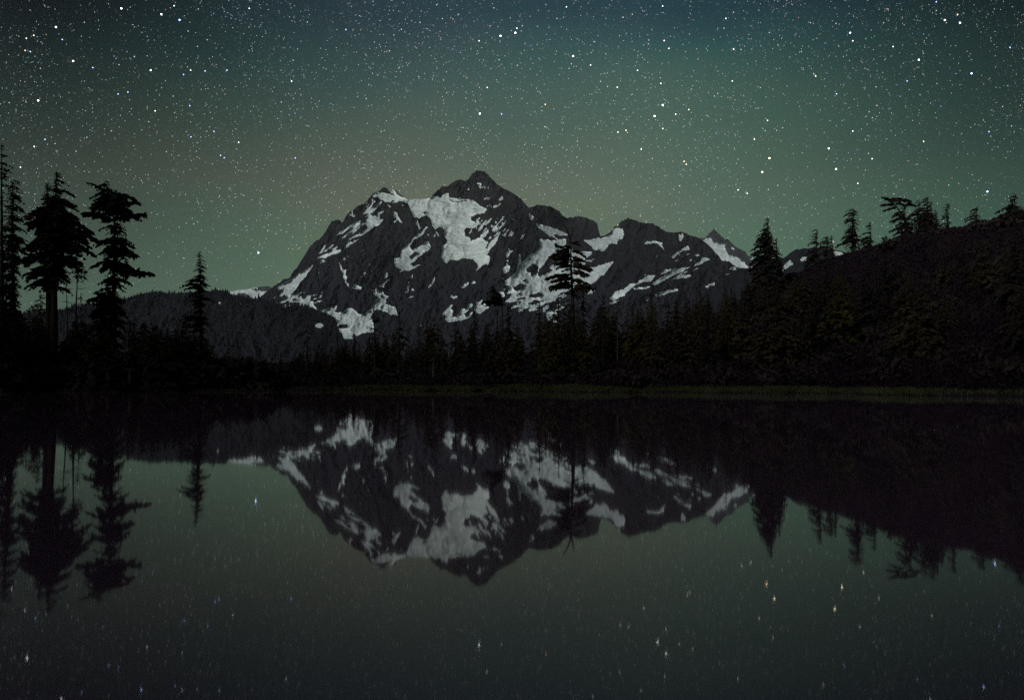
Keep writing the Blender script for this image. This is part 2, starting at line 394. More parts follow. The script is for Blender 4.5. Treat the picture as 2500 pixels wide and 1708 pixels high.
def ground_z(X, Y):
    X, Y = np.asarray(X, float), np.asarray(Y, float)
    R = np.hypot(X, Y); az = np.arctan2(X, Y)
    azc = np.clip(az, -0.84, 0.84)
    Yf = R * np.cos(azc)
    px = 1250 + FPX * np.tan(azc) / (CT + 0.0 * azc)
    k = np.clip((np.abs(az) - 1.0) / 1.0, 0, 1); k = k * k * (3 - 2 * k)
    ys = shoreY(px) * (1 - k) + 0.8 * k
    yr = np.interp(px, _yx, _yy)
    zr = CAMZ + (918 - np.interp(px, _rx, _ry)) / FPX * yr
    s = Yf - ys
    u = np.clip(s / np.maximum(yr - ys, 1), 0, 1)
    bank = 0.55 * (1 - np.exp(-np.maximum(s, 0) / 2.5))
    rise = bank + (zr - bank) * (0.35 * u + 0.65 * u * u * (3 - 2 * u))
    fall = np.maximum(zr - 0.30 * np.maximum(Yf - yr, 0), -40)
    land = np.where(Yf > yr, fall, rise)
    lump = (fbm(X / 9.0, Y / 9.0, 3, 2) - 0.5) * np.clip(s / 25, 0, 1) * np.where(Yf > yr, 0.0, 1.0) * 2.0 * np.clip((yr - Yf) / 20, 0, 1)
    z = np.where(s > 0, land + lump, np.maximum(0.12 * s, -2.5))
    near = np.clip((1.9 - R) / 0.5, 0, 1)
    q = np.clip((R - 90) / 660, 0, 1); q = q * q * (3 - 2 * q)
    behind = 0.25 + 0.03 * np.clip(R - 2, 0, 100) + 335 * q - 0.12 * np.maximum(R - 1200, 0) * (R < 4000) - 336 * (R >= 4000)   # unseen ridge shaped to keep moonlight off the lake
    return np.where(k > 0, z * (1 - k) + k * behind, z) * (1 - near) + 0.22 * near


azs = np.radians(np.concatenate([np.arange(-180, -45, 5), np.arange(-45, 45, 0.25), np.arange(45, 180.1, 5)]))
rad = np.concatenate([[0.3, 0.9, 1.4, 2, 3, 5, 9, 16, 28, 42], np.geomspace(52, 260, 120), np.geomspace(280, 15000, 26)])
AA, RR = np.meshgrid(azs, rad)
GX, GY = RR * np.sin(AA), RR * np.cos(AA)
GZ = ground_z(GX, GY)
na = len(azs)
idx = np.arange(GX.size).reshape(GX.shape)
fs = np.stack([idx[:-1, :-1], idx[:-1, 1:], idx[1:, 1:], idx[1:, :-1]], -1).reshape(-1, 4)
ground = tag(link('ground', mesh_np('ground', np.stack([GX, GY, GZ], -1).reshape(-1, 3), fs, True), M_ground),
             'dark forested ground rising from the lake shore', kind='structure')

# lake
m_w = bpy.data.materials.new('lake_water'); m_w.use_nodes = True
N, L = m_w.node_tree.nodes, m_w.node_tree.links
b = N['Principled BSDF']
b.inputs['Base Color'].default_value = (0.33, 0.165, 0.27, 1)
b.inputs['Roughness'].default_value = 0.030
b.inputs['IOR'].default_value = 1.335
tc = N.new('ShaderNodeTexCoord')
mp = N.new('ShaderNodeMapping'); mp.inputs['Scale'].default_value = (0.5, 0.9, 1)
L.new(tc.outputs['Object'], mp.inputs[0])
w1 = N.new('ShaderNodeTexNoise'); w1.inputs['Scale'].default_value = 0.55; w1.inputs['Detail'].default_value = 3
L.new(mp.outputs[0], w1.inputs['Vector'])
bp = N.new('ShaderNodeBump'); bp.inputs['Strength'].default_value = 0.02; bp.inputs['Distance'].default_value = 0.04
L.new(w1.outputs[0], bp.inputs['Height']); L.new(bp.outputs[0], b.inputs['Normal'])
ly, lx = np.meshgrid(np.linspace(-4, 130, 20), np.linspace(-260, 260, 40), indexing='ij')
idx = np.arange(lx.size).reshape(lx.shape)
fs = np.stack([idx[:-1, :-1], idx[:-1, 1:], idx[1:, 1:], idx[1:, :-1]], -1).reshape(-1, 4)
lake = tag(link('lake', mesh_np('lake', np.stack([lx, ly, 0 * lx], -1).reshape(-1, 3), fs, True), m_w),
           'still dark lake mirroring the snowy mountain and stars', kind='structure')

# ------------------------------------------------------------------ mountains (relief with snow as raised parts)
ZK = 300 / 1985.0
OFF = dict(A=(560, 600), B=(680, 450), C=(900, 400), D=(1040, 400), E=(840, 590), F=(1080, 590), G=(1270, 490), H=(1420, 560), I=(1640, 540))


def Z(*segs):
    out = []
    for reg, pts in segs:
        ox, oy = OFF[reg]
        out += [(ox + x * ZK, oy + y * ZK) for x, y in pts]
    return np.array(out)


def inside(poly, x, y):
    r = np.zeros(x.shape, bool)
    x0, y0 = poly.min(0) - 1; x1, y1 = poly.max(0) + 1
    c = (x > x0) & (x < x1) & (y > y0) & (y < y1)
    if not c.any(): return r
    xs, ys = x[c], y[c]
    q = np.zeros(xs.shape, bool)
    a = poly; bb = np.roll(poly, -1, 0)
    for (ax, ay), (bx, by) in zip(a, bb):
        if ay == by: continue
        q ^= ((ay > ys) != (by > ys)) & (xs < (bx - ax) * (ys - ay) / (by - ay) + ax)
    r[c] = q
    return r


def blur(m, n):
    m = m.astype(float)
    for _ in range(n):
        m = (m + np.roll(m, 1, 0) + np.roll(m, -1, 0) + np.roll(m, 1, 1) + np.roll(m, -1, 1)) / 5
    return m


def relief(name, label, sil, x0, x1, step, vbot, rows, dfun, snow, rockmat, amp=70, jag=1.0, seed=0, warp=1.6, ledges=()):
    """a mountain side: sil = skyline in photo pixels, dfun(u, v) = distance ahead; snow = [(part name, polygon, add?)]"""
    sil = np.array(sil, float)
    u = np.arange(x0, x1 + step, step)
    top = np.interp(u, sil[:, 0], sil[:, 1])
    top = top + jag * 2.4 * (fbm(u / 5.0, 0 * u + seed, 3, seed) - 0.5) + jag * 1.6 * (vnoise(u / 2.1, 0 * u, seed + 5) - 0.5)
    t = np.linspace(0, 1, rows) ** 1.05
    U = np.broadcast_to(u, (rows, len(u))).copy()
    V = top[None] + (vbot - top[None]) * t[:, None]
    wx = warp * 2 * (fbm(U / 5, V / 5, 3, seed + 1) - 0.5) * 2
    wy = warp * 2 * (fbm(U / 5, V / 5, 3, seed + 2) - 0.5) * 2
    SU, SV = U + wx, V + wy
    sid = np.zeros(U.shape, int)
    names = []
    keys = {}
    for pname, poly, val in snow:
        msk = inside(poly, SU, SV)
        if not val:
            sid[msk] = 0
        else:
            k = val if isinstance(val, str) else len(keys)
            if k not in keys:
                keys[k] = len(names) + 1; names.append(pname)
            sid[msk] = keys[k]
    for (bx0, by0, bx1, by1, th, ang) in ledges:
        ca_, sa_ = math.cos(ang), math.sin(ang)
        a_, b_ = U * ca_ + V * sa_, -U * sa_ + V * ca_
        w_ = np.clip(np.minimum(np.minimum(U - bx0, bx1 - U), np.minimum(V - by0, by1 - V)) / 14, 0, 1)
        hit = (fbm(a_ / 16, b_ / 3.2, 3, seed + 20) * (0.6 + 0.4 * vnoise(U / 20, V / 20, 31)) * w_ > th) & (sid == 0)
        if 'ledge' not in keys: keys['ledge'] = len(names) + 1; names.append('ledge_snow')
        sid[hit] = keys['ledge']
    sm = blur(sid > 0, 3)
    rid = 1 - np.abs(2 * fbm(U / 42 + V / 90, V / 60 - U / 160, 4, seed + 6) - 1)
    rid2 = 1 - np.abs(2 * fbm(U / 13 + V / 30, V / 20 - U / 60, 3, seed + 9) - 1)
    fine = fbm(U / 4, V / 4, 3, seed + 11) - 0.5
    D = dfun(U, V)
    soft = 1 - 0.75 * sm
    D = D - amp * (rid - 0.5) * 1.5 * (1 - 0.5 * sm) - amp * 0.44 * (rid2 - 0.5) * soft - amp * 0.16 * fine * soft
    V3 = P(U, V, D)
    nr, nc = U.shape
    # back slope: the ridge falls away behind
    back = V3[0].copy(); back[:, 1] += 500; back[:, 2] -= 700
    back2 = V3[0].copy(); back2[:, 1] += 900; back2[:, 2] = np.minimum(back2[:, 2] - 1500, -60)
    allv = np.concatenate([back2[None], back[None], V3], 0)
    idx = np.arange((nr + 2) * nc).reshape(nr + 2, nc)
    fs = np.stack([idx[:-1, :-1], idx[1:, :-1], idx[1:, 1:], idx[:-1, 1:]], -1).reshape(-1, 4)
    root = tag(link(name, mesh_np(name, allv.reshape(-1, 3), fs, True), rockmat), label, kind='structure')
    fidx = np.arange(nr * nc).reshape(nr, nc)
    q = np.stack([fidx[:-1, :-1], fidx[1:, :-1], fidx[1:, 1:], fidx[:-1, 1:]], -1).reshape(-1, 4)
    s4 = sid.ravel()[q]
    cnt = (s4 > 0).sum(1)
    fid = np.where(cnt >= 2, s4.max(1), 0)
    flat = V3.reshape(-1, 3)
    camp = np.array([0, 0, CAMZ])
    for k, pname in enumerate(names, 1):
        qq = q[fid == k]
        if len(qq) < 3: continue
        used, inv = np.unique(qq, return_inverse=True)
        qq = inv.reshape(-1, 4)
        base = flat[used]
        up = camp + (base - camp) * 0.9988
        e = np.concatenate([qq[:, [0, 1]], qq[:, [1, 2]], qq[:, [2, 3]], qq[:, [3, 0]]])
        key = np.sort(e, 1); _, ix, ct = np.unique(key, axis=0, return_index=True, return_counts=True)
        be = e[ix[ct == 1]]
        n = len(used)
        skirt = np.stack([be[:, 1], be[:, 0], be[:, 0] + n, be[:, 1] + n], -1)
        back_ = camp + (base - camp) * 1.0006
        link(pname, mesh_np(pname, np.concatenate([up, back_]), np.concatenate([qq, skirt]), True),
             M_glacier if pname == 'glacier' else M_snow, root)
    return root


SF = 'snow_field'
glacier_poly = Z(('C', [(75,485),(150,462),(240,465),(330,490),(440,525),(350,440),(380,395),(440,450),(450,490),(540,545),(625,562),(720,555),(1000,550),(1010,560),(1040,530),(1120,515),(1160,540),(1200,505),(1290,470),(1300,545),(1380,555),(1470,580),(1660,575),(1740,630),(1830,690),(1910,735),(1870,790),(1740,810),(1650,860),(1650,915),(1700,930),(1720,960),(1750,1010),(1680,1040),(1570,1020),(1540,1080),(1560,1170),(1640,1190),(1650,1240),(1740,1215),(1830,1185),(1900,1250),(1980,1270)]),
                 ('D', [(1060,1240),(1120,1190),(1185,1140),(1150,1230),(1090,1330),(1050,1360),(975,1470),(1030,1490),(1020,1580)]),
                 ('F', [(765,230),(755,320),(725,375),(715,350),(640,380),(600,430),(530,480),(580,420),(570,370),(490,280),(330,265),(240,300),(130,285),(65,350),(0,270)]),
                 ('C', [(1190,1430),(1200,1310),(1240,1300),(1275,1270),(1270,1230),(1220,1130),(1230,1080),(1200,1030),(1140,1010),(1080,1060),(1040,990),(1000,870),(930,830),(870,850),(810,880),(740,860),(700,770),(640,650),(590,620),(500,590),(450,620),(370,625),(290,620),(220,590),(150,530),(70,530)]))
right_field = Z(('G', [(320,620),(440,625),(500,650),(620,630),(735,615),(740,700),(700,740),(820,780),(930,820),(1100,825),(1165,830),(1130,880),(1050,930),(1050,970),(1130,960),(1205,925),(1150,990),(1080,970),(1040,1030),(1130,1075),(1220,1075),(1420,1000),(1505,985),(1440,1080),(1350,1200),(1290,1210),(1210,1310),(1120,1355),(1030,1400),(980,1410),(900,1380),(800,1440),(650,1490),(560,1550)]),
                ('F', [(1800,910),(1620,1020),(1500,1080),(1410,1130),(1390,1090),(1440,1050),(1340,1080),(1250,1120),(1210,1110),(1330,1030),(1090,1080),(1180,1040),(1300,990),(1010,965),(1080,920),(1120,850),(1100,820),(1040,850),(1090,770),(1080,700),(1010,690),(1040,650),(1010,630),(1070,600),(1120,540),(1180,490),(1210,420),(1230,330),(1290,320),(1340,290),(1420,200),(1500,190),(1530,140),(1580,90),(1590,0)]),
                ('G', [(325,700)]))
SNOW = [
    ('glacier', glacier_poly, 'main'),
    (SF, Z(('C', [(865,797),(910,760),(937,788),(912,808)])), 0),
    (SF, Z(('C', [(355,600),(410,585),(420,610),(370,620)])), 0),
    (SF, Z(('D', [(345,565),(400,572),(440,608),(660,588),(665,608),(440,625),(400,592)])), 0),
    (SF, Z(('D', [(205,550),(230,530),(290,530),(290,545),(230,545)])), 0),
    (SF, Z(('D', [(700,1185),(740,1240),(760,1240),(830,1210),(880,1150),(790,1130)])), 0),
    (SF, Z(('D', [(905,1185),(950,1250),(1010,1250),(1040,1200),(960,1200)])), 0),
    (SF, Z(('D', [(960,1370),(1000,1270),(1045,1250),(1010,1340),(985,1375)])), 0),
    (SF, Z(('A', [(1360,300),(1300,340),(1200,410),(1100,475),(1000,530),(780,645),(790,690),(800,735),(825,700),(860,690),(850,740),(820,780),(815,810),(850,815),(880,780),(900,800),(930,830),(1000,780),(1050,720),(1100,660),(1130,600),(1180,540),(1240,490),(1290,400)])), 'left'),
    (SF, Z(('A', [(950,800),(1080,770),(1185,740),(1130,790),(1090,830),(1160,815),(1170,860),(1210,850),(1250,810),(1335,785),(1310,840),(1300,890),(1370,910),(1350,940),(1420,1035),(1340,1000),(1260,950),(1220,925),(1220,975),(1130,965),(1150,910),(1000,905),(940,880),(890,915),(760,930),(850,880),(900,840)])), 'left'),
    (SF, Z(('A', [(990,860),(1070,850),(1130,885),(1040,890)])), 0),
    (SF, Z(('A', [(870,975),(960,905),(1000,900),(900,960),(1040,960),(920,1002)])), 1),
    (SF, Z(('A', [(1460,1040),(1560,1025),(1600,1000),(1690,1000),(1725,955),(1730,1010),(1700,1060),(1760,1080),(1850,1070),(1880,1040),(1985,1005),(1985,1500),(1920,1500),(1890,1470),(1745,1535),(1700,1440),(1605,1325),(1720,1260),(1735,1200),(1690,1150),(1740,1160),(1650,1130),(1600,1110),(1560,1080),(1490,1070),(1455,1105)])), 'basin'),
    (SF, Z(('E', [(440,770),(480,785),(540,762),(500,800),(530,810),(560,800),(620,780),(650,860),(720,880),(680,930),(670,1000),(730,1030),(830,1065),(865,1190),(780,1165),(760,1190),(700,1130),(600,1110),(510,1090),(430,1200),(470,1310),(490,1440),(460,1475),(380,1455),(290,1480),(210,1520),(170,1490),(80,1470),(60,1580),(0,1560),(0,1130),(60,1080),(140,1075),(190,1120),(230,1165),(300,1185),(390,1125),(470,1050),(490,960),(540,900)])), 'basin'),
    (SF, Z(('A', [(1755,1270),(1910,1262),(1925,1320),(1850,1337),(1755,1330)])), 0),
    (SF, Z(('E', [(325,1365),(370,1350),(375,1378)])), 0),
    (SF, Z(('E', [(565,1075),(625,1005),(635,1060)])), 0),
    (SF, Z(('E', [(630,1095),(720,1080),(710,1112)])), 0),
    (SF, Z(('E', [(570,885),(600,850),(610,895)])), 0),
    (SF, Z(('A', [(1370,1290),(1465,1245),(1520,1280),(1500,1310),(1440,1320),(1410,1300)])), 1),
    (SF, Z(('A', [(1445,130),(1480,80),(1530,-5),(1552,-5),(1512,100)])), 1),
    (SF, Z(('B', [(735,1085),(760,1065),(800,1040),(780,1085)])), 1),
    (SF, Z(('A', [(1380,220),(1450,180),(1560,130),(1640,100),(1660,50),(1760,5),(1740,40),(1690,80),(1800,55),(1790,95),(1740,125),(1660,140),(1560,190),(1480,240),(1560,240),(1470,290),(1540,200),(1460,185)])), 1),
    (SF, Z(('A', [(1380,440),(1420,460),(1475,400),(1435,455),(1415,468)])), 1),
    (SF, Z(('A', [(1765,250),(1800,320),(1830,390),(1885,380),(1872,450),(1898,510),(1882,570),(1928,625),(1922,665),(1868,570),(1838,470),(1785,340)])), 1),
    (SF, Z(('A', [(1832,110),(1848,190),(1885,210),(1855,232)])), 1),
    (SF, Z(('B', [(1365,475),(1430,400),(1500,332),(1495,380),(1450,440),(1400,472)])), 1),
    (SF, Z(('B', [(1465,475),(1540,390),(1590,300),(1672,265),(1655,320),(1585,390),(1510,462)])), 1),
    (SF, Z(('B', [(1145,485),(1195,428),(1207,500),(1238,490),(1222,528),(1178,515)])), 1),
    (SF, Z(('B', [(1400,600),(1440,540),(1480,490),(1530,520),(1600,500),(1610,450),(1650,450),(1710,430),(1630,500),(1640,570),(1692,568),(1640,650),(1580,670),(1520,710),(1440,760),(1370,820),(1260,845),(1190,870),(1135,915),(1130,885),(1200,845),(1270,810),(1360,770),(1440,710),(1440,670),(1400,640),(1330,670),(1250,760),(1165,832),(1240,740),(1320,660),(1380,610)])), 1),
    (SF, Z(('B', [(895,852),(980,790),(1040,740),(1150,662),(1200,648),(1290,588),(1332,583),(1302,640),(1362,603),(1280,680),(1220,760),(1130,790),(1080,845),(995,895),(1090,810),(1180,710),(1200,670),(1100,740),(1050,792),(960,812)])), 1),
    (SF, Z(('B', [(1098,982),(1160,922),(1192,933),(1315,877),(1250,922),(1170,972),(1108,1014)])), 1),
    (SF, Z(('B', [(1325,1502),(1400,1390),(1472,1262),(1468,1312),(1415,1400),(1372,1482)])), 1),
    (SF, Z(('C', [(405,768),(462,800),(485,870),(545,955),(500,932),(448,872)])), 1),
    (SF, Z(('C', [(305,652),(362,705),(338,705)])), 1),
    (SF, Z(('C', [(537,685),(575,645),(562,685)])), 1),
    (SF, Z(('B', [(1505,205),(1530,275),(1575,272),(1540,292),(1512,262)])), 1),
    (SF, Z(('C', [(768,950),(800,900),(802,980),(845,1057),(815,1052)])), 1),
    (SF, Z(('C', [(455,1408),(520,1420),(540,1400),(620,1330),(690,1260),(720,1200),(800,1140),(870,1090),(930,1012),(955,1025),(900,1090),(880,1150),(800,1180),(720,1230),(660,1330),(700,1400),(760,1370),(900,1290),(910,1240),(925,1265),(960,1245),(1012,1340),(990,1380),(900,1430),(800,1510),(740,1570)]),
           ('E', [(1170,290),(1110,330),(1040,400),(1085,370),(1110,400),(1245,370),(1180,402),(1110,437),(1040,472),(1000,457),(895,505),(940,440),(890,430),(835,395),(815,265),(920,260),(910,160)])), 1),
    (SF, Z(('E', [(995,218),(1060,225),(1150,152),(1205,178),(1140,255),(1090,284),(1050,240)])), 0),
    (SF, Z(('C', [(945,1130),(980,1135),(962,1155)])), 1),
    (SF, Z(('C', [(1035,1165),(1075,1135),(1080,1180)])), 1),
    (SF, Z(('C', [(1075,1080),(1112,1108),(1138,1185),(1115,1160)])), 1),
    (SF, Z(('D', [(685,1125),(750,1045),(725,1112)])), 1),
    (SF, Z(('D', [(780,928),(865,865),(845,902)])), 1),
    (SF, Z(('D', [(1225,862),(1272,842),(1252,868)])), 1),
    (SF, Z(('D', [(1118,1110),(1170,1040),(1230,1000),(1222,958),(1280,938),(1252,1000),(1172,1062),(1130,1110)])), 1),
    (SF, Z(('D', [(855,1175),(910,1140),(968,1090),(955,1172),(920,1185)])), 1),
    (SF, Z(('D', [(998,1225),(1050,1162),(1057,1200),(1030,1215)])), 1),
    (SF, Z(('D', [(1528,1225),(1560,1158),(1600,1128),(1595,1172),(1550,1212)])), 1),
    (SF, Z(('D', [(1118,925),(1155,938),(1130,975)])), 1),
    (SF, Z(('D', [(1048,1000),(1080,985),(1068,1035)])), 1),
    (SF, Z(('D', [(1100,1030),(1150,980),(1118,1032)])), 1),
    (SF, Z(('F', [(1037,215),(1075,95),(1088,160),(1155,125),(1082,200),(1060,265)])), 1),
    (SF, Z(('F', [(1032,302),(1072,292),(1052,328)])), 1),
    (SF, Z(('F', [(1050,335),(1060,380),(1098,398),(1072,482),(998,518),(983,420),(1030,390)])), 1),
    (SF, Z(('F', [(1222,215),(1254,202),(1258,322),(1228,328)])), 1),
    (SF, Z(('D', [(820,312),(892,318),(884,385),(850,372),(872,342)])), 1),
    (SF, Z(('D', [(925,350),(970,390),(945,390)])), 1),
    (SF, Z(('D', [(995,372),(1030,400),(1015,405)])), 1),
    (SF, Z(('D', [(955,594),(1048,535),(1012,578)])), 1),
    (SF, Z(('D', [(1085,524),(1130,500),(1112,524)])), 1),
    (SF, Z(('D', [(1665,795),(1692,828),(1745,848),(1728,915),(1692,892)])), 1),
    (SF, Z(('G', [(265,370),(420,410),(560,450),(700,510),(770,545),(800,590),(850,590),(830,602),(760,562),(700,552),(660,567),(560,530),(545,560),(562,590),(625,628),(580,617),(530,580),(470,570),(380,490),(290,430)])), 1),
    (SF, right_field, 'right'),
    (SF, Z(('G', [(420,960),(520,850),(620,830),(760,760),(800,780),(800,960),(700,1060),(600,1050),(500,1040),(480,1090),(535,1130),(400,1190),(300,1222),(278,1200),(310,1100),(380,1030)])), 0),
    (SF, Z(('G', [(88,1112),(170,1040),(240,1003),(300,1070),(290,1160),(230,1200),(165,1235),(170,1160),(108,1157)])), 0),
    (SF, Z(('F', [(1285,630),(1340,588),(1382,600),(1340,648),(1290,652)])), 0),
    (SF, Z(('F', [(1115,708),(1180,720),(1250,668),(1335,690),(1310,762),(1200,805),(1150,772)])), 0),
    (SF, Z(('F', [(1175,872),(1230,830),(1283,818),(1240,862)])), 0),
    (SF, Z(('F', [(1295,412),(1310,380),(1368,363),(1332,407)])), 0),
    (SF, Z(('F', [(1378,892),(1430,850),(1560,808),(1642,850),(1580,892),(1480,912)])), 0),
    (SF, Z(('F', [(1145,952),(1230,910),(1345,878),(1332,922),(1222,948)])), 0),
    (SF, Z(('F', [(1445,822),(1532,768),(1502,802)])), 0),
    (SF, Z(('F', [(1358,1002),(1460,960),(1490,930),(1560,958),(1685,922),(1562,992),(1450,1022)])), 0),
    (SF, Z(('F', [(1050,1000),(1180,955),(1310,965),(1200,1000),(1100,1020)])), 0),
    (SF, Z(('G', [(1030,1040),(1080,970),(1142,990),(1132,1090),(1030,1055)])), 0),
    (SF, Z(('G', [(1012,628),(1080,638),(1170,618),(1300,612),(1400,575),(1486,540),(1495,455),(1540,445),(1650,458),(1672,545),(1652,615),(1580,620),(1562,702),(1490,690),(1440,692),(1370,802),(1320,822),(1290,790),(1190,792),(1150,730),(1090,680)])), 1),
    (SF, Z(('G', [(1085,1498),(1150,1437),(1215,1438),(1160,1492),(1110,1503)])), 1),
    (SF, Z(('F', [(3,1165),(60,1100),(140,1018),(172,1023),(130,1080),(182,1110),(150,1170),(168,1195),(120,1215),(220,1225),(268,1180),(310,1092),(380,1085),(440,1008),(482,1003),(472,1050),(430,1072),(420,1112),(340,1160),(380,1185),(360,1225),(430,1170),(500,1130),(440,1222),(290,1272),(240,1265),(200,1292),(90,1292),(48,1250),(60,1200)])), 1),
    (SF, Z(('F', [(513,1072),(560,1030),(553,975),(600,968),(652,922),(642,970),(580,1050),(680,1003),(755,1060),(690,1092),(610,1162),(530,1132)])), 1),
    (SF, Z(('F', [(303,752),(340,698),(380,668),(428,657),(412,700),(350,743)])), 1),
    (SF, Z(('F', [(467,678),(500,642),(548,648),(500,673)])), 1),
    (SF, Z(('F', [(123,887),(150,852),(176,890),(215,878),(243,900),(180,918)])), 1),
    (SF, Z(('F', [(1668,1162),(1730,1128),(1832,1128),(1858,1170),(1790,1202),(1718,1274),(1700,1232)])), 1),
    (SF, Z(('F', [(1786,1262),(1830,1228),(1843,1292),(1800,1314)])), 1),
    (SF, Z(('F', [(918,798),(990,820),(1018,882),(958,892)])), 1),
    (SF, Z(('F', [(966,588),(1003,595),(975,613)])), 1),
    (SF, Z(('F', [(978,738),(1023,775),(960,793)])), 1),
    (SF, Z(('E', [(638,604),(690,497),(704,520),(692,572)])), 1),
    (SF, Z(('E', [(566,718),(640,680),(700,618),(745,608),(652,682),(640,738)])), 1),
    (SF, Z(('E', [(1056,604),(1123,520),(1093,592)])), 1),
    (SF, Z(('E', [(1005,843),(1022,690),(1056,632),(1044,730),(1024,832),(980,798)])), 1),
    (SF, Z(('E', [(1058,790),(1105,752),(1145,785)])), 1),
    (SF, Z(('E', [(1030,914),(1070,883),(1130,885)])), 1),
    (SF, Z(('E', [(1352,768),(1410,650),(1468,565),(1453,650),(1402,712)])), 1),
    (SF, Z(('E', [(133,747),(160,687),(272,730),(272,768)])), 1),
    (SF, Z(('E', [(1208,1352),(1265,1333),(1242,1358)])), 1),
    (SF, Z(('H', [(1008,237),(1050,198),(1190,188),(1302,220),(1302,270),(1348,340),(1280,282),(1220,218),(1100,228)])), 1),
    (SF, Z(('H', [(1458,442),(1500,390),(1580,340),(1720,262),(1743,320),(1640,342),(1560,392),(1480,463)])), 1),
    (SF, Z(('H', [(1578,73),(1610,100),(1636,55),(1642,120),(1606,193),(1578,170)])), 1),
    (SF, Z(('H', [(448,1107),(540,1010),(620,972),(670,978),(740,920),(790,878),(880,868),(960,813),(1040,788),(1070,748),(1193,743),(1120,832),(1000,847),(870,892),(800,952),(702,1032),(702,1062),(600,1102),(520,1152)])), 1),
    (SF, Z(('H', [(826,952),(900,932),(1010,938),(1113,906),(1060,952),(900,968)])), 1),
    (SF, Z(('H', [(1148,860),(1300,788),(1450,678),(1560,637),(1693,607),(1642,682),(1480,742),(1380,792),(1260,862),(1148,908)])), 1),
    (SF, Z(('H', [(1447,812),(1570,738),(1633,698),(1612,735),(1773,738),(1742,772),(1560,788)])), 1),
    (SF, Z(('H', [(1198,1050),(1300,1008),(1420,978),(1540,953),(1558,987),(1400,1022),(1220,1088)])), 1),
    (SF, Z(('H', [(1268,737),(1360,648),(1467,643),(1380,692)])), 1),
    (SF, Z(('H', [(1028,1122),(1080,1067),(1098,1112),(1050,1153)])), 1),
    (SF, Z(('H', [(448,1182),(600,1137),(603,1172),(480,1203)])), 1),
    (SF, Z(('I', [(352,718),(460,648),(508,588),(560,588),(613,620),(530,652),(430,702)])), 1),
    (SF, Z(('I', [(367,552),(420,533),(463,550),(400,573)])), 1),
    (SF, Z(('I', [(917,772),(1020,728),(1043,782),(960,788)])), 1),
    (SF, Z(('I', [(857,852),(940,848),(925,874)])), 1),
    (SF, Z(('I', [(885,918),(988,877),(932,914)])), 1),
    (SF, Z(('I', [(588,1022),(693,987),(693,1042),(630,1037)])), 1),
    (SF, Z(('I', [(543,1052),(597,1038),(580,1083)])), 1),
    (SF, Z(('I', [(1142,1107),(1210,1038),(1303,997),(1230,1072)])), 1),
    (SF, Z(('I', [(1257,1112),(1308,1087),(1300,1105)])), 1),
]
SIL = [(560, 800), (590, 765), (625, 735), (650, 712), (663, 703), (669, 698), (679, 691), (688, 687), (691, 682), (708, 678), (711, 671), (719, 657), (725, 654), (728, 647), (733, 639), (745, 621), (756, 603), (765, 592), (777, 585), (789, 574), (798, 559), (807, 545), (810, 540), (821, 536), (830, 538), (836, 544), (842, 532), (848, 523), (857, 515), (861, 514), (866, 510), (872, 503), (892, 495), (898, 488), (905, 479), (911, 471), (922, 469), (928, 464), (934, 459), (940, 458), (946, 461), (950, 467), (953, 469), (956, 462), (965, 463), (971, 470), (980, 477), (994, 486), (1009, 486), (1050, 485), (1054, 479), (1060, 471), (1068, 465), (1077, 457), (1096, 453), (1103, 446), (1115, 440), (1127, 439), (1136, 441), (1143, 439), (1151, 426), (1163, 417), (1180, 417), (1190, 424), (1196, 432), (1203, 439), (1217, 452), (1241, 465), (1258, 474), (1273, 486), (1290, 507), (1293, 507), (1308, 501), (1315, 500), (1333, 501), (1344, 504), (1364, 515), (1376, 528), (1386, 533), (1400, 530), (1408, 528), (1429, 531), (1441, 535), (1457, 543), (1460, 555), (1466, 578), (1480, 574), (1490, 566), (1497, 558), (1501, 552), (1510, 553), (1512, 544), (1521, 538), (1533, 532), (1551, 538), (1570, 544), (1591, 544), (1618, 560), (1623, 564), (1647, 568), (1665, 566), (1683, 573), (1692, 576), (1704, 580), (1716, 588), (1734, 602), (1746, 616), (1756, 626), (1762, 636), (1782, 638), (1788, 644), (1800, 652), (1818, 655), (1850, 695), (1900, 760), (1960, 830)]


def d_main(U, V):
    base = 3000 + 2600 * np.clip((880 - V) / 463.0, -0.1, 1.1)
    # the lower right shoulder and the summit pyramid stand forward of the snow bowls
    base = base - 260 * np.exp(-((U - 1230) / 60) ** 2 - ((V - 600) / 90) ** 2)
    base = base - 300 * np.exp(-((U - 1560) / 140) ** 2 - ((V - 680) / 70) ** 2)
    base = base + 350 * np.exp(-((U - 1400) / 70) ** 2 - ((V - 540) / 40) ** 2)
    base = base - 200 * np.exp(-((U - 860) / 90) ** 2 - ((V - 640) / 80) ** 2)
    return base


relief('mountain', 'jagged rocky mountain streaked with snowfields and a hanging glacier', SIL, 560, 1960, 1.2, 935, 360, d_main, SNOW, M_rock, 75, 1.7, 1, 0.8,
       ledges=[(1150, 520, 1275, 590, 0.565, -0.9), (1225, 700, 1400, 775, 0.555, -0.35), (870, 480, 990, 560, 0.61, -0.8), (640, 700, 800, 755, 0.57, -0.3), (1560, 600, 1740, 720, 0.64, -0.5), (780, 560, 900, 640, 0.60, -0.7), (1100, 440, 1240, 520, 0.63, -0.4)])

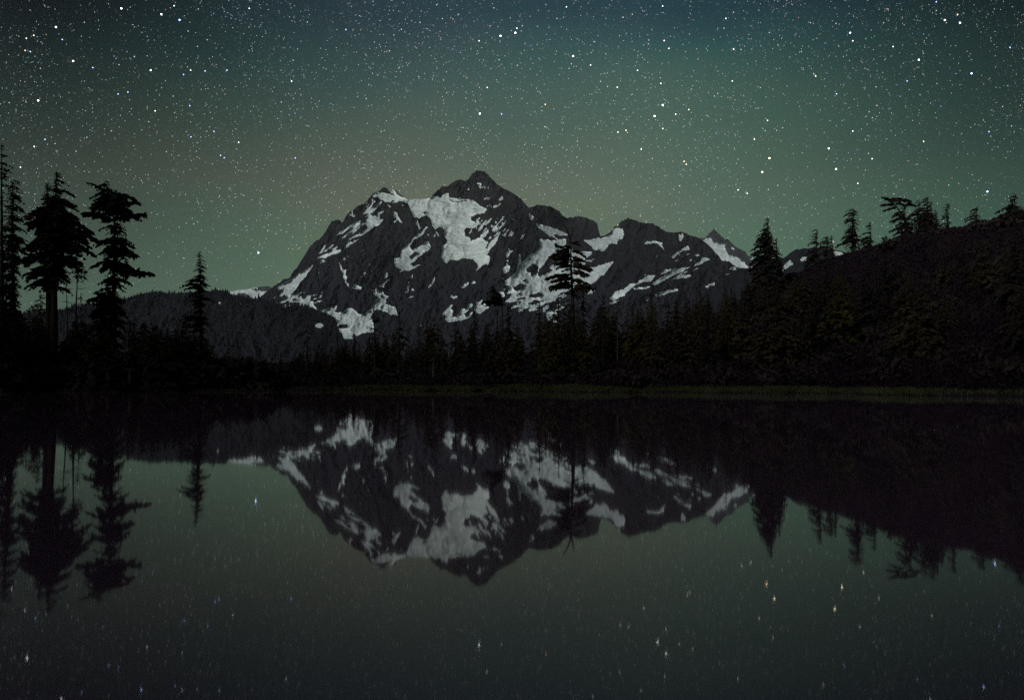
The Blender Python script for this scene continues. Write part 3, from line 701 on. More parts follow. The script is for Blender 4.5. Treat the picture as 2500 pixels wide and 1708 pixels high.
# snowy ridge on the far left of the mountain
relief('far_ridge', 'low snow-covered ridge far behind the wooded hill', [(480, 740), (530, 716), (560, 713), (567, 711), (580, 708), (605, 706), (620, 702), (637, 700), (655, 698), (665, 703), (680, 708), (720, 730), (760, 780)],
       480, 760, 1.5, 900, 60, lambda U, V: 8000 + (900 - V) * 6.0,
       [(SF, np.array([(525, 712), (560, 709), (605, 704), (660, 690), (690, 760), (520, 760)]), 'f'),
        (SF, Z(('A', [(300, 700), (520, 650), (640, 645), (700, 680), (640, 750), (560, 740), (480, 740), (420, 735), (370, 710)])), 0),
        (SF, Z(('A', [(430, 690), (490, 685), (500, 700), (440, 705)])), 1),
        (SF, Z(('A', [(60, 800), (150, 770), (230, 755), (320, 790), (350, 820), (340, 900), (60, 900)])), 0)],
       M_rock_far, 60, 0.5, 4, 1.0)

# sharp little pyramid with a snow ramp on the far right
relief('far_peak', 'small sharp rock pyramid with a broad snow ramp on its left side', [(1660, 640)] + [tuple(p) for p in Z(('I', [(340, 420), (440, 275), (480, 265), (500, 288), (545, 262), (610, 190), (680, 128), (740, 180), (830, 270), (870, 305), (890, 278), (960, 340), (1030, 410), (1100, 450), (1190, 490), (1230, 560), (1340, 600), (1500, 640), (1700, 660)]))] + [(1930, 660), (1990, 700)],
       1660, 1990, 1.5, 900, 110, lambda U, V: 6400 + (900 - V) * 6.0,
       [(SF, Z(('I', [(490, 330), (545, 285), (640, 288), (690, 350), (780, 380), (830, 380), (865, 365), (850, 440), (930, 560), (1050, 588), (1190, 690), (1230, 750), (1120, 770), (1040, 760), (900, 720), (770, 640), (700, 540), (600, 450)])), 1),
        (SF, Z(('I', [(955, 423), (1000, 428), (1045, 458), (1000, 455)])), 1),
        (SF, Z(('I', [(1240, 575), (1345, 600), (1300, 625)])), 1)],
       M_rock_far, 60, 1.0, 7, 1.2)

# rounded snowy foothill between the right hand trees
relief('foothill', 'dark rounded foothill with small snow patches between the right trees', [(1690, 760), (1720, 715), (1770, 675), (1800, 658), (1818, 655), (1835, 651), (1855, 645), (1880, 638), (1909, 630), (1919, 627), (1927, 619), (1941, 610), (1955, 607), (1973, 606), (1990, 604), (2020, 607), (2040, 610), (2070, 617), (2110, 626), (2200, 650), (2280, 700)],
       1690, 2280, 2.0, 910, 90, lambda U, V: 1900 + (900 - V) * 4.0,
       [(SF, Z(('I', [(1765, 782), (1830, 698), (1925, 625), (1925, 672), (1980, 680), (1900, 722), (1860, 772), (1800, 792)])), 1),
        (SF, Z(('I', [(1217, 778), (1280, 732), (1345, 733), (1250, 768)])), 1),
        (SF, np.array([(1952, 634), (1962, 628), (1972, 632), (1960, 638)]), 1),
        (SF, np.array([(1964, 661), (1976, 658), (1976, 664), (1966, 666)]), 1),
        (SF, np.array([(1949, 667), (1955, 664), (1956, 670)]), 1),
        (SF, np.array([(2036, 615), (2056, 616), (2058, 621), (2040, 621)]), 1),
        (SF, np.array([(2045, 636), (2056, 630), (2055, 638)]), 1),
        (SF, np.array([(2040, 651), (2060, 641), (2064, 644), (2046, 655)]), 1),
        (SF, np.array([(1998, 660), (2012, 655), (2008, 662)]), 1)],
       M_wood_hill, 40, 1.0, 9, 1.0)

# wooded hill on the left
HSIL = [(-400, 700), (-100, 752), (60, 765), (140, 760), (180, 752), (214, 746), (260, 738), (305, 731), (329, 724), (345, 719), (353, 717), (393, 713), (410, 716), (432, 717), (460, 716), (500, 712), (528, 709), (555, 711), (560, 716), (571, 722), (590, 726), (611, 729), (633, 731), (651, 733), (675, 742), (696, 751), (726, 748), (749, 751), (764, 758), (779, 764), (802, 770), (815, 778), (822, 790), (826, 806), (838, 828), (850, 848), (880, 872), (940, 905)]


def d_hill(U, V):
    return 1500 + (930 - V) * 4.2


relief('wooded_hill', 'dark wooded hill left of the mountain foot', HSIL, -400, 940, 2.0, 935, 100, d_hill,
       [(SF, Z(('A', [(1372, 1290), (1465, 1245), (1520, 1280), (1500, 1312), (1440, 1322), (1410, 1300)])), 1),
        (SF, np.array([(534, 739), (538, 737), (542, 741), (537, 742)]), 1),
        (SF, np.array([(518, 731), (524, 729), (523, 733)]), 1)],
       M_wood_hill, 45, 1.0, 12, 0.6)
# trees of that hill, too far to pick apart
hs = np.array(HSIL, float)
n = 5200
hu = rng.uniform(-60, 900, n)
ht = np.interp(hu, hs[:, 0], hs[:, 1])
hh_scale = np.ones(n); hh_scale[:420] = 1 + 1.3 * rng.random(420) ** 3
hv = ht + 1 + (rng.random(n) ** 2.2) * np.maximum(915 - ht, 5)
hv[:420] = ht[:420] + 2
hv = np.where((np.abs(hu - 777) < 18) & (hv > 782) & (hv < 812), hv + 28, hv)
pos = P(hu, hv, d_hill(hu, hv) - 30)
hh = hh_scale * rng.uniform(4, 8.5, n) * np.where(rng.random(n) < 0.06, 1.5, 1); hr = hh * rng.uniform(0.25, 0.42, n)
a3 = rng.random(n) * 6.28
V_, F_ = [], []
ring = [np.stack([np.cos(a3 + k * 1.2566) * hr, np.sin(a3 + k * 1.2566) * hr, -0.25 * hh], -1) + pos for k in range(5)]
tipv = pos + np.stack([0 * hh, 0 * hh, hh], -1)
vv = np.stack(ring + [tipv], 1).reshape(-1, 3)
fq = np.array([(k, (k + 1) % 5, 5) for k in range(5)])
ff = (fq[None] + 6 * np.arange(n)[:, None, None]).reshape(-1, 3)
tag(link('hillside_forest', mesh_np('hillside_forest', vv, ff), M_hilltree), 'dark conifer forest covering the hill left of the mountain', kind='stuff')


# ------------------------------------------------------------------ the night air
hb = [(-15600, -15600, -336), (15600, -15600, -336), (15600, 15600, -336), (-15600, 15600, -336), (-15600, -15600, 1720), (15600, -15600, 1720), (15600, 15600, 1720), (-15600, 15600, 1720)]
m_h = bpy.data.materials.new('night_haze'); m_h.use_nodes = True
N, L = m_h.node_tree.nodes, m_h.node_tree.links
N.clear()
ho, hv_ = N.new('ShaderNodeOutputMaterial'), N.new('ShaderNodeVolumePrincipled')
hv_.inputs['Color'].default_value = (0.86, 0.86, 0.95, 1)
hv_.inputs['Density'].default_value = 1.3e-5
L.new(hv_.outputs[0], ho.inputs['Volume'])
tag(link('haze', mesh_np('haze', hb, [(0, 3, 2, 1), (4, 5, 6, 7), (0, 1, 5, 4), (1, 2, 6, 5), (2, 3, 7, 6), (3, 0, 4, 7)]), m_h), 'thin night haze over the lake and mountain', kind='stuff')

# ------------------------------------------------------------------ conifers
class Buf:
    def __init__(self): self.v, self.f, self.n = [], [], 0

    def add(self, v, f):
        self.v.append(v); self.f.append(np.asarray(f) + self.n); self.n += len(v)

    def mesh(self, name):
        return mesh_np(name, np.concatenate(self.v), np.concatenate(self.f))


def bough(bf, p0, az, L, rise, droop, width=0.34, thick=0.16, r=rng, step=0.24, wood=0.0, nmax=16):
    """one branch with its needle sprays, all as small quads"""
    n = int(np.clip(L / step, 4, nmax))
    d = np.array([math.cos(az), math.sin(az), 0.0]); sd = np.array([-d[1], d[0], 0.0]); up = np.array([0, 0, 1.0])
    s = np.linspace(0.10, 1.0, n) + r.uniform(-0.03, 0.03, n)
    bend = r.uniform(-0.12, 0.12)
    cen = p0 + d * (L * s)[:, None] + sd * (bend * L * s * s)[:, None] + up * (L * (rise * s - droop * s * s))[:, None]
    fw = d + up * (rise - 2 * droop * s)[:, None]
    w = (width * L * np.clip(1.05 - s, 0, 1) ** 0.55 + 0.12 * L) * r.uniform(0.65, 1.25, n)
    vs_, m = [], 0
    for kind in (0, 1, 2, 3):
        if kind == 0: dd = sd * 0.85 + fw * 0.6
        elif kind == 1: dd = -sd * 0.85 + fw * 0.6
        elif kind == 2: dd = fw * 0.55 - up * 0.75 + sd * r.uniform(-.4, .4, n)[:, None]
        else: dd = fw * 0.9 + up * r.uniform(-0.05, 0.45, n)[:, None]
        dd = dd + up * r.uniform(-0.45, 0.08, n)[:, None] + r.normal(0, 0.12, (n, 3))
        dd /= np.linalg.norm(dd, axis=1)[:, None]
        ln = w if kind < 2 else np.maximum(thick * L ** 0.5 * 1.5, 0.12) * r.uniform(0.7, 1.3, n)
        q = r.normal(0, 1, (n, 3)); q -= dd * (q * dd).sum(1)[:, None]; q /= np.linalg.norm(q, axis=1)[:, None]
        hw = (ln * (0.24 if kind < 2 else 0.36))[:, None] * q
        a, c = cen - dd * 0.05, cen + dd * ln[:, None]
        mid = cen + dd * (ln * 0.5)[:, None]
        vs_.append(np.stack([a, mid + hw, c, mid - hw], 1))
    vs_ = np.concatenate(vs_).reshape(-1, 3)
    bf.add(vs_, np.arange(len(vs_)).reshape(-1, 4))
    # the woody stem
    st = np.array([0, 0.35, 0.7, 1.0])
    ax = p0 + d * (L * st)[:, None] + sd * (bend * L * st * st)[:, None] + up * (L * (rise * st - droop * st * st))[:, None]
    t = (0.012 * L + 0.015 + wood) * (1.05 - st)
    va = np.stack([ax + up * t[:, None], ax - up * t[:, None]], 1).reshape(-1, 3)
    vb = np.stack([ax + sd * t[:, None], ax - sd * t[:, None]], 1).reshape(-1, 3)
    fa = [(2 * k, 2 * k + 1, 2 * k + 3, 2 * k + 2) for k in range(3)]
    bf.add(va, fa); bf.add(vb, fa)


def tube(bf, pts, rad, sides=7):
    pts = np.asarray(pts, float); k = len(pts)
    an = np.arange(sides) * 2 * math.pi / sides
    ringv = []
    for i in range(k):
        t = pts[min(i + 1, k - 1)] - pts[max(i - 1, 0)]; t = t / np.linalg.norm(t)
        a = np.cross(t, [0.0, 1.0, 0.05]); a /= np.linalg.norm(a); b_ = np.cross(t, a)
        ringv.append(pts[i] + rad[i] * (np.cos(an)[:, None] * a + np.sin(an)[:, None] * b_))
    vv = np.concatenate(ringv)
    fq = [(i * sides + j, i * sides + (j + 1) % sides, (i + 1) * sides + (j + 1) % sides, (i + 1) * sides + j) for i in range(k - 1) for j in range(sides)]
    bf.add(vv, fq)


def crown(bf, path, hs_, Rl, Rr, spacing, nb, rise, droop, r, gap=0.0, width=0.34, thick=0.16, step=0.24, nmax=16, ragged=0.3, layers=0, duty=0.6):
    """path(h) -> trunk axis point; hs_ ascending heights with reach left/right"""
    h0, h1 = hs_[0], hs_[-1]
    h = h0; ga = r.uniform(0, 6.28); lay = r.uniform(0, 99)
    while h < h1 - 0.1:
        rl, rr = np.interp(h, hs_, Rl), np.interp(h, hs_, Rr)
        mx = max(rl, rr)
        nb_ = max(3, int(nb * (0.55 + 0.45 * min(1, mx / 2.5))))
        for k in range(nb_):
            az = ga + k * 6.283 / nb_ + r.uniform(-0.35, 0.35)
            c = math.cos(az)
            # reach follows the outline on either side, their mean front and back
            reach = rr * max(c, 0) ** 0.5 + rl * max(-c, 0) ** 0.5 if abs(c) > 0.5 else 0.42 * (rl + rr)
            layer = 1.04 - ragged * vnoise(h * 1.1 + lay, k * 3.7, 7)
            Ln = reach * layer * r.uniform(0.95, 1.22)
            if r.random() < gap or Ln < 0.08: continue
            if layers and mx > 1.2 and ((h / layers + (0.45 if c > 0 else 0) + 0.6 * vnoise(h / 3, 5 + (c > 0) * 4, 3)) % 1) > duty: Ln *= 0.45
            p = path(h) + np.array([0, 0, -(rise - droop) * Ln + r.uniform(-0.5, 0.5) * spacing])
            bough(bf, p, az, Ln, rise, droop, width, thick, r, step, nmax=nmax)
        ga += 2.4
        h += spacing * r.uniform(0.75, 1.25)
    # leader
    tp = path(h1)
    for k in range(5):
        bough(bf, tp - np.array([0, 0, 0.9 - 0.14 * k]), r.uniform(0, 6.28), 0.30 - 0.04 * k, 1.0, 0.2, 0.4, 0.10, r, 0.1)


TREES_USED = {}


def hero(name, label, Y, trunk, prof=None, mat=None, group=None, rbase=0.35, spacing=0.42, nb=7, rise=0.15, droop=0.42,
         gap=0.0, low=None, seed=1, boughs=(), bark=None, width=0.34, thick=0.16, ragged=0.3, split=False, step=0.24, cat='tree', twigs=0, prongs=(), layers=0, duty=0.6):
    """trunk: photo pixels from the top down to where it leaves sight; prof rows (py, xl, xr)"""
    r = np.random.default_rng(seed)
    tp = np.array(trunk, float)
    pts = P(tp[:, 0], tp[:, 1], Y)
    bx = pts[-1, 0]
    gz = float(ground_z(bx, Y))
    if pts[-1, 2] > gz - 0.1:
        pts = np.concatenate([pts, [[bx, Y, gz - 0.25]]])
    origin = np.array([bx, Y, gz])
    loc = (pts - origin)[::-1]                    # ascending
    zs, xs = loc[:, 2], loc[:, 0]
    H = zs[-1]
    root = link(name, None); root.location = origin
    tag(root, label, cat, group)
    path = lambda h: np.array([np.interp(h, zs, xs), 0.0, h])
    tb = Buf()
    n = max(8, int(H / 1.2))
    hh_ = np.linspace(zs[0], H, n)
    tube(tb, [path(h) for h in hh_], [max(0.03, rbase * (1 - 0.93 * ((h - zs[0]) / (H - zs[0])) ** 0.9)) for h in hh_], 8)
    for pr in prongs:                             # extra bare stems
        q = P([p[0] for p in pr], [p[1] for p in pr], Y) - origin
        tube(tb, q, np.linspace(0.17, 0.06, len(q)), 5)
    for k in range(twigs):                        # dead snags
        h = r.uniform(0.25 * H, 0.97 * H); a = r.uniform(0, 6.28); Lw = r.uniform(0.5, 1.5)
        p = path(h); e1 = p + np.array([math.cos(a), math.sin(a), r.uniform(-.3, .3)]) * Lw * 0.6
        e2 = e1 + np.array([math.cos(a + .5), math.sin(a + .5), r.uniform(-.7, .5)]) * Lw * 0.5
        tube(tb, [p, e1, e2], [0.05, 0.035, 0.012], 4)
    link('trunk', tb.mesh('trunk'), bark or M_bark, root)
    sc = Y / FPX
    bf = Buf()
    if prof:
        pr = sorted(prof, key=lambda q: -q[0])
        zz = np.array([float(P(1250, q[0], Y)[2]) - gz for q in pr])
        cx = np.array([np.interp(z, zs, xs) for z in zz])
        mx = lambda px: (px - 1250) * sc - origin[0]
        Rl = np.maximum(cx - np.array([mx(q[1]) for q in pr]), 0.05)
        Rr = np.maximum(np.array([mx(q[2]) for q in pr]) - cx, 0.05)
        if seed >= 66 and seed != 68: Rl, Rr = Rl * 1.28, Rr * 1.28
        if zz[-1] < H: zz, Rl, Rr = np.append(zz, H), np.append(Rl, 0.12), np.append(Rr, 0.12)
        crown(bf, path, zz, Rl, Rr, spacing, nb, rise, droop, r, gap, width, thick, step, ragged=ragged, layers=layers, duty=duty)
    bl = []
    for q in boughs:                              # named boughs: start px, end px (+ depth lean)
        (x0, y0), (x1, y1) = q[0], q[1]
        lean = q[2] if len(q) > 2 else r.uniform(-0.5, 0.5)
        a = P(x0, y0, Y) - origin; e = P(x1, y1, Y) - origin
        dx = e[0] - a[0]; Lh = math.hypot(dx, dx * lean)
        dz = (e[2] - a[2]) / max(Lh, 0.3)
        b1 = Buf()
        bough(b1, a, math.atan2(dx * lean, dx), Lh, dz + 0.28, 0.28, 0.30, 0.20, r, 0.14, wood=0.02, nmax=28)
        if split: bl.append(b1)
        else: bf.add(np.concatenate(b1.v), np.concatenate(b1.f))
    if bf.n: link('crown', bf.mesh('crown'), mat or M_leaf, root)
    for b1 in bl: link('bough', b1.mesh('bough'), mat or M_leaf, root)
    return root


GL, GM, GR = 'tall conifers on the left bank', 'conifers standing in the middle forest', 'conifers on the right hillside'
# --- left bank
hero('conifer_tree', 'ragged thin conifer with bare upper trunk cut by the left picture edge', 97, [(4, 350), (4, 500), (5, 800)],
     [(352, 2, 6), (372, -2, 12), (392, -8, 17), (411, -22, 35), (424, -16, 33), (445, -12, 17), (480, -12, 16), (520, -16, 20), (600, -24, 28), (700, -28, 30), (800, -26, 34)], rbase=0.42, gap=0.25, spacing=0.6, nb=5, seed=2, group=GL, rise=0.1, droop=0.25, ragged=0.5, step=0.3, twigs=14)
hero('conifer_tree', 'bushy conifer squeezed between the left-edge tree and the tall double-topped conifer', 100, [(31, 442), (31, 600), (34, 800)],
     [(446, 23, 42), (459, 10, 35), (472, 10, 41), (486, 8, 49), (504, 6, 56), (511, 6, 57), (527, 2, 47), (537, 0, 49), (560, -2, 50), (593, -4, 62), (617, -6, 57), (635, -6, 60), (665, -8, 48), (700, -8, 44), (741, -8, 44), (790, -8, 60), (840, -6, 66)], seed=3, group=GL, rbase=0.45, gap=0.0, ragged=0.35, spacing=0.33, nb=8, layers=1.3, duty=0.65)
hero('conifer_tree', 'tallest left-bank conifer with a dense pointed top and wide drooping lower boughs', 98, [(138, 418), (136, 480), (133, 600), (132, 800)],
     [(424, 133, 143), (434, 129, 146), (450, 124, 151), (459, 122, 154), (473, 122, 164), (484, 112, 164), (493, 100, 174), (511, 98, 179), (520, 98, 176), (527, 72, 182), (545, 52, 196), (562, 56, 203), (572, 92, 180), (585, 95, 225), (596, 70, 219), (606, 60, 190), (616, 58, 213), (626, 62, 180), (637, 60, 197), (650, 46, 202), (660, 60, 180), (673, 47, 200), (684, 55, 160), (694, 43, 166), (704, 70, 150), (712, 52, 155)],
     seed=4, group=GL, rbase=0.62, nb=8, spacing=0.34, ragged=0.40, droop=0.5, rise=0.22, layers=1.5, duty=0.52)
hero('conifer_tree', 'shorter second spire grown into the left side of the tallest left-bank conifer', 99, [(115, 447), (117, 520), (119, 800)],
     [(452, 112, 118), (461, 109, 121), (472, 104, 126), (485, 93, 130), (497, 92, 132), (511, 92, 134), (521, 94, 134), (540, 90, 136)], seed=5, group=GL, rbase=0.55, nb=7, spacing=0.4)
hero('bare_trunk', 'thin bare dead trunk left of the thicker broken-twigged trunk', 96, [(162, 655), (162, 690), (164, 765), (165, 800)], None, bark=M_deadwood, rbase=0.17, seed=6, twigs=12, cat='dead tree')
hero('conifer_tree', 'bare trunk with a small tufted crown between the two big left conifers', 95, [(191, 640), (190, 660), (187, 720), (184, 800)],
     [(644, 183, 198), (652, 176, 204), (662, 168, 206), (672, 164, 212), (680, 170, 214), (687, 182, 200)], bark=M_deadwood, rbase=0.26, seed=7, twigs=12, group=GL, ragged=0.5)
hero('conifer_tree', 'left-bank conifer with a crooked crown leaning left above a narrow neck', 103, [(256, 443), (261, 465), (268, 495), (276, 522), (281, 544), (279, 620), (277, 800)],
     [(446, 250, 262), (453, 228, 272), (462, 222, 276), (470, 224, 286), (480, 234, 300), (489, 214, 324), (497, 226, 318), (505, 212, 330), (513, 226, 326), (521, 210, 341), (530, 240, 336), (538, 266, 300), (545, 276, 288), (553, 272, 296), (564, 236, 305), (570, 252, 300), (577, 246, 313), (588, 242, 310), (597, 229, 323), (608, 231, 329), (620, 240, 322), (632, 222, 341), (642, 234, 320), (652, 214, 317), (660, 230, 326), (668, 222, 360), (676, 240, 320), (684, 250, 312), (699, 226, 311), (712, 236, 300), (727, 226, 302), (747, 215, 304), (780, 208, 306), (830, 214, 304), (860, 230, 290)],
     seed=8, group=GL, rbase=0.45, nb=7, spacing=0.34, layers=1.7, duty=0.55, ragged=0.45, droop=0.46, rise=0.18,
     boughs=[((282, 540), (212, 525)), ((284, 538), (341, 520)), ((276, 515), (330, 494)), ((268, 495), (212, 503)), ((280, 664), (361, 668)), ((262, 470), (226, 452))])
hero('conifer_tree', 'lone small spire-topped conifer standing before the wooded hill', 115, [(486, 614), (488, 660), (490, 806)],
     [(617, 484, 488), (623, 482, 490), (629, 479, 492), (635, 477, 495), (643, 476, 498), (651, 470, 503), (658, 476, 502), (666, 464, 504), (672, 476, 509), (676, 473, 512), (681, 450, 510), (688, 445, 508), (693, 470, 512), (698, 453, 521), (705, 432, 521), (711, 458, 512), (716, 441, 514), (722, 466, 510), (728, 446, 523), (737, 456, 510), (745, 450, 508), (755, 462, 500), (763, 456, 500), (774, 454, 508), (790, 450, 514), (812, 456, 510)],
     seed=9, group=GL, rbase=0.28, nb=8, spacing=0.30, layers=0.95, duty=0.6, ragged=0.5, droop=0.36, rise=0.18, thick=0.13)
GY = 'lit-tinted yellow-green young conifers at the forest edge'
hero('young_conifer', 'lit-tinted yellow-green young conifer half hidden behind the tallest left-bank conifer', 112, [(100, 716), (98, 760), (97, 800)],
     [(720, 96, 104), (735, 82, 112), (750, 70, 116), (762, 64, 116), (775, 74, 114), (790, 84, 112)], mat=M_leaf_yel_lit, seed=10, rbase=0.15, spacing=0.5, nb=6, gap=0.2, group=GY)
hero('young_conifer', 'slim lit-tinted yellow-green young conifer right beside the bare tufted trunk', 108, [(197, 718), (198, 760), (199, 812)],
     [(722, 194, 200), (735, 190, 203), (750, 188, 206), (770, 187, 207), (790, 189, 206), (806, 192, 205)], mat=M_leaf_olive_lit, seed=11, rbase=0.12, spacing=0.45, nb=5, gap=0.25, group=GY)
hero('young_conifer', 'lit-tinted yellow-green bushy young conifer left of the lone spire-topped conifer', 106, [(449, 762), (447, 780), (446, 815)],
     [(765, 445, 452), (778, 437, 461), (790, 432, 468), (802, 434, 478), (810, 440, 466)], mat=M_leaf_olive_lit, seed=12, rbase=0.12, spacing=0.45, nb=6, gap=0.2, group=GY)
hero('young_conifer', 'small bright lit-tinted yellow-green conifer alone at the foot of the wooded hill', 104, [(558, 825), (558, 850), (558, 895)],
     [(830, 556, 561), (842, 551, 566), (852, 545, 572), (862, 550, 570), (874, 548, 580), (884, 553, 578)], mat=M_leaf_yel_lit, seed=13, rbase=0.1, spacing=0.4, nb=6, gap=0.15, group=GY)
# --- middle forest
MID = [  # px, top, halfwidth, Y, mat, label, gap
    (750, 792, 10, 120, M_leaf_olive_lit, 'slender lit-tinted olive conifer standing apart left of the forest belt', .3),
    (974, 767, 21, 118, M_leaf_olive_lit, 'lit-tinted olive conifer right of the half-dead snag in the forest belt', .25),
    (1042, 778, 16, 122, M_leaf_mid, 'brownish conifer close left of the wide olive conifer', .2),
    (1059, 771, 24, 117, M_leaf_olive_lit, 'widest lit-tinted olive conifer of the forest belt with a pale trunk', .2),
    (1112, 782, 13, 120, M_leaf, 'narrow dark conifer between the wide olive conifer and a taller dark one', .1),
    (1158, 757, 19, 116, M_leaf, 'dark pointed conifer left of the leaning flag-crowned tree', .1),
    (1213, 757, 12, 118, M_leaf, 'short dark conifer at the foot of the leaning flag-crowned tree', .1),
    (1241, 744, 20, 117, M_leaf, 'dark broad conifer right behind the leaning flag-crowned tree', .05),
    (1316, 735, 20, 118, M_leaf_mid, 'pointed conifer on the big snowfield, left of the dead-topped tree', .12),
    (1424, 703, 22, 124, M_leaf_mid, 'dense conifer just right of the dead-topped tree', .1),
    (1363, 722, 22, 126, M_leaf_mid, 'brownish conifer just left of the dead-topped tree', .1),
    (1472, 717, 20, 122, M_leaf, 'dark conifer at the lower left end of the long snow strip', .1),
    (1592, 687, 13, 126, M_leaf_mid, 'slim conifer rising before the parallel snow strips', .15),
    (1709, 661, 17, 128, M_leaf_mid, 'ragged conifer with a tilted top before the right snow patches', .3),
    (1768, 645, 11, 130, M_leaf_mid, 'thin sparse conifer beside small snow patches, left of the big right conifer', .35),
    (1545, 742, 18, 124, M_leaf_mid, 'squat brownish conifer below the parallel snow strips', .1),
    (1650, 728, 18, 126, M_leaf_mid, 'round-shouldered conifer between the slim and the ragged conifers', .1),
]
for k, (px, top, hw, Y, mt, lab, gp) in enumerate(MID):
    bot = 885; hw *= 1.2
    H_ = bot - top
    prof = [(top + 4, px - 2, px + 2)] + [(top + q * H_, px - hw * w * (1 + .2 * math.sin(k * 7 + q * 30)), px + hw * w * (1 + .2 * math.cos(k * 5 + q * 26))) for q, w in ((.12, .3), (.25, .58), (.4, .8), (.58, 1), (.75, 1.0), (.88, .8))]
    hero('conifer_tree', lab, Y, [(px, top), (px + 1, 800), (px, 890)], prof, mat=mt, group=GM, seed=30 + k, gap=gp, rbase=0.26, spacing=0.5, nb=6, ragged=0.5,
         bark=M_deadwood if mt is M_leaf_olive_lit else None)  # paler bark puts the lit look into these trunks' colour
hero('conifer_tree', 'half-dead snag conifer with upturned bare twigs before the lower snow basin', 114, [(912, 752), (914, 790), (916, 895)],
     [(757, 908, 916), (768, 903, 920), (780, 894, 926), (792, 896, 924), (806, 898, 926), (825, 900, 934), (850, 898, 936), (872, 902, 930)], mat=M_leaf_mid, seed=50, group=GM, gap=0.55, rise=0.35, droop=0.2, twigs=26, rbase=0.24, nb=5)
hero('conifer_tree', 'leaning flag-crowned conifer with a dark tuft left of its bare trunk', 116, [(1201, 697), (1207, 712), (1219, 732), (1226, 745), (1225, 890)],
     [(702, 1197, 1205), (708, 1193, 1209), (716, 1187, 1217), (724, 1180, 1226), (732, 1178, 1232), (739, 1184, 1236), (744, 1196, 1237)], seed=51, group=GM, rbase=0.40, nb=8, spacing=0.3, gap=0.1, bark=M_deadwood, ragged=0.45,
     boughs=[((1214, 722), (1213, 705)), ((1222, 738), (1180, 738)), ((1224, 742), (1190, 744))])
hero('conifer_tree', 'tall dead-topped conifer with a forked bare tip crossing the big snowfield', 119, [(1392, 582), (1393, 600), (1395, 671), (1398, 729), (1399, 890)],
     [(700, 1380, 1412), (720, 1372, 1424), (750, 1372, 1424), (790, 1380, 1416)], seed=52, group=GM, rbase=0.55, nb=5, spacing=0.6, gap=0.3, split=True, ragged=0.5, mat=M_leaf_mid,
     prongs=[[(1392, 584), (1388, 572), (1384, 561), (1377, 549), (1373, 543)], [(1393, 584), (1396, 575), (1398, 562), (1399, 553)]],
     boughs=[((1394, 592), (1416, 597), .3), ((1394, 596), (1412, 590), -.4), ((1393, 618), (1358, 600), .2), ((1393, 620), (1361, 610), -.5), ((1394, 610), (1430, 624), .2), ((1394, 614), (1418, 620), -.6),
             ((1393, 624), (1345, 626), -.2), ((1394, 626), (1428, 637), .3), ((1394, 634), (1352, 634), .5), ((1394, 640), (1358, 645), -.3), ((1394, 638), (1420, 634), .8), ((1394, 646), (1360, 655), .2),
             ((1395, 642), (1441, 656), .1), ((1395, 650), (1438, 662), -.5), ((1395, 656), (1374, 662), .4), ((1395, 660), (1436, 671), .2), ((1395, 664), (1424, 676), -.6), ((1396, 672), (1335, 680), .1),
             ((1396, 676), (1366, 682), -.6), ((1396, 682), (1437, 692), .2), ((1396, 686), (1420, 690), -.8), ((1396, 690), (1345, 700), -.2), ((1396, 694), (1346, 707), .3), ((1396, 698), (1446, 704), .1),
             ((1397, 702), (1360, 706), .8), ((1397, 704), (1430, 712), -.5), ((1397, 680), (1350, 690), .6), ((1395, 655), (1366, 648), .7), ((1394, 628), (1370, 622), .6), ((1394, 604), (1372, 604), .5)])
hero('bare_trunk', 'short dead conifer skeleton at the end of the long snow strip', 122, [(1507, 729), (1507, 745), (1508, 885)],
     [(733, 1502, 1512), (740, 1494, 1520), (748, 1496, 1518)], mat=M_leaf_mid, seed=53, gap=0.6, twigs=14, rbase=0.12, bark=M_deadwood, cat='dead tree')
# --- right hillside
hero('conifer_tree', 'big dense pyramid conifer left on the right hillside', 131, [(1875, 532), (1876, 640), (1878, 735)],
     [(536, 1871, 1878), (547, 1865, 1881), (554, 1864, 1882), (562, 1859, 1886), (569, 1856, 1887), (576, 1852, 1891), (583, 1848, 1890), (589, 1844, 1893), (597, 1845, 1892), (606, 1842, 1895), (623, 1841, 1902), (636, 1841, 1904), (651, 1836, 1908), (670, 1832, 1914), (689, 1828, 1920), (708, 1822, 1926), (735, 1826, 1920)], seed=60, group=GR, rbase=0.4, nb=8, spacing=0.38, mat=M_leaf)
hero('conifer_tree', 'thin little spire touching the right side of the big pyramid conifer', 132, [(1895, 579), (1896, 620), (1897, 720)],
     [(584, 1894, 1897), (594, 1892, 1900), (610, 1888, 1906), (625, 1884, 1914), (640, 1884, 1914), (670, 1880, 1918)], seed=61, group=GR, rbase=0.2)
hero('conifer_tree', 'open-branched conifer with a snapped slanting top on the rounded foothill', 140, [(1994, 560), (1993, 600), (1990, 690)],
     [(563, 1988, 1999), (570, 1984, 2006), (576, 1984, 2000), (581, 1977, 2004), (587, 1982, 1999), (594, 1972, 2004), (606, 1974, 2000), (623, 1968, 2002), (644, 1965, 2005), (670, 1964, 2010), (690, 1970, 2005)], seed=62, group=GR, rbase=0.3, gap=0.1, ragged=0.45)
hero('conifer_tree', 'blunt bushy conifer between the snapped top and a narrow spire', 141, [(2019, 576), (2019, 620), (2018, 680)],
     [(579, 2014, 2024), (584, 2008, 2029), (591, 2006, 2030), (598, 1999, 2034), (613, 2000, 2038), (632, 2000, 2038), (651, 1998, 2038), (670, 1998, 2038)], seed=63, group=GR, rbase=0.3, mat=M_leaf_mid)
hero('conifer_tree', 'narrow spire standing tight right of the blunt bushy conifer', 143, [(2031, 574), (2032, 610), (2033, 670)],
     [(578, 2030, 2032), (588, 2027, 2035), (600, 2025, 2038), (616, 2024, 2042), (640, 2022, 2044)], seed=64, group=GR, rbase=0.18)
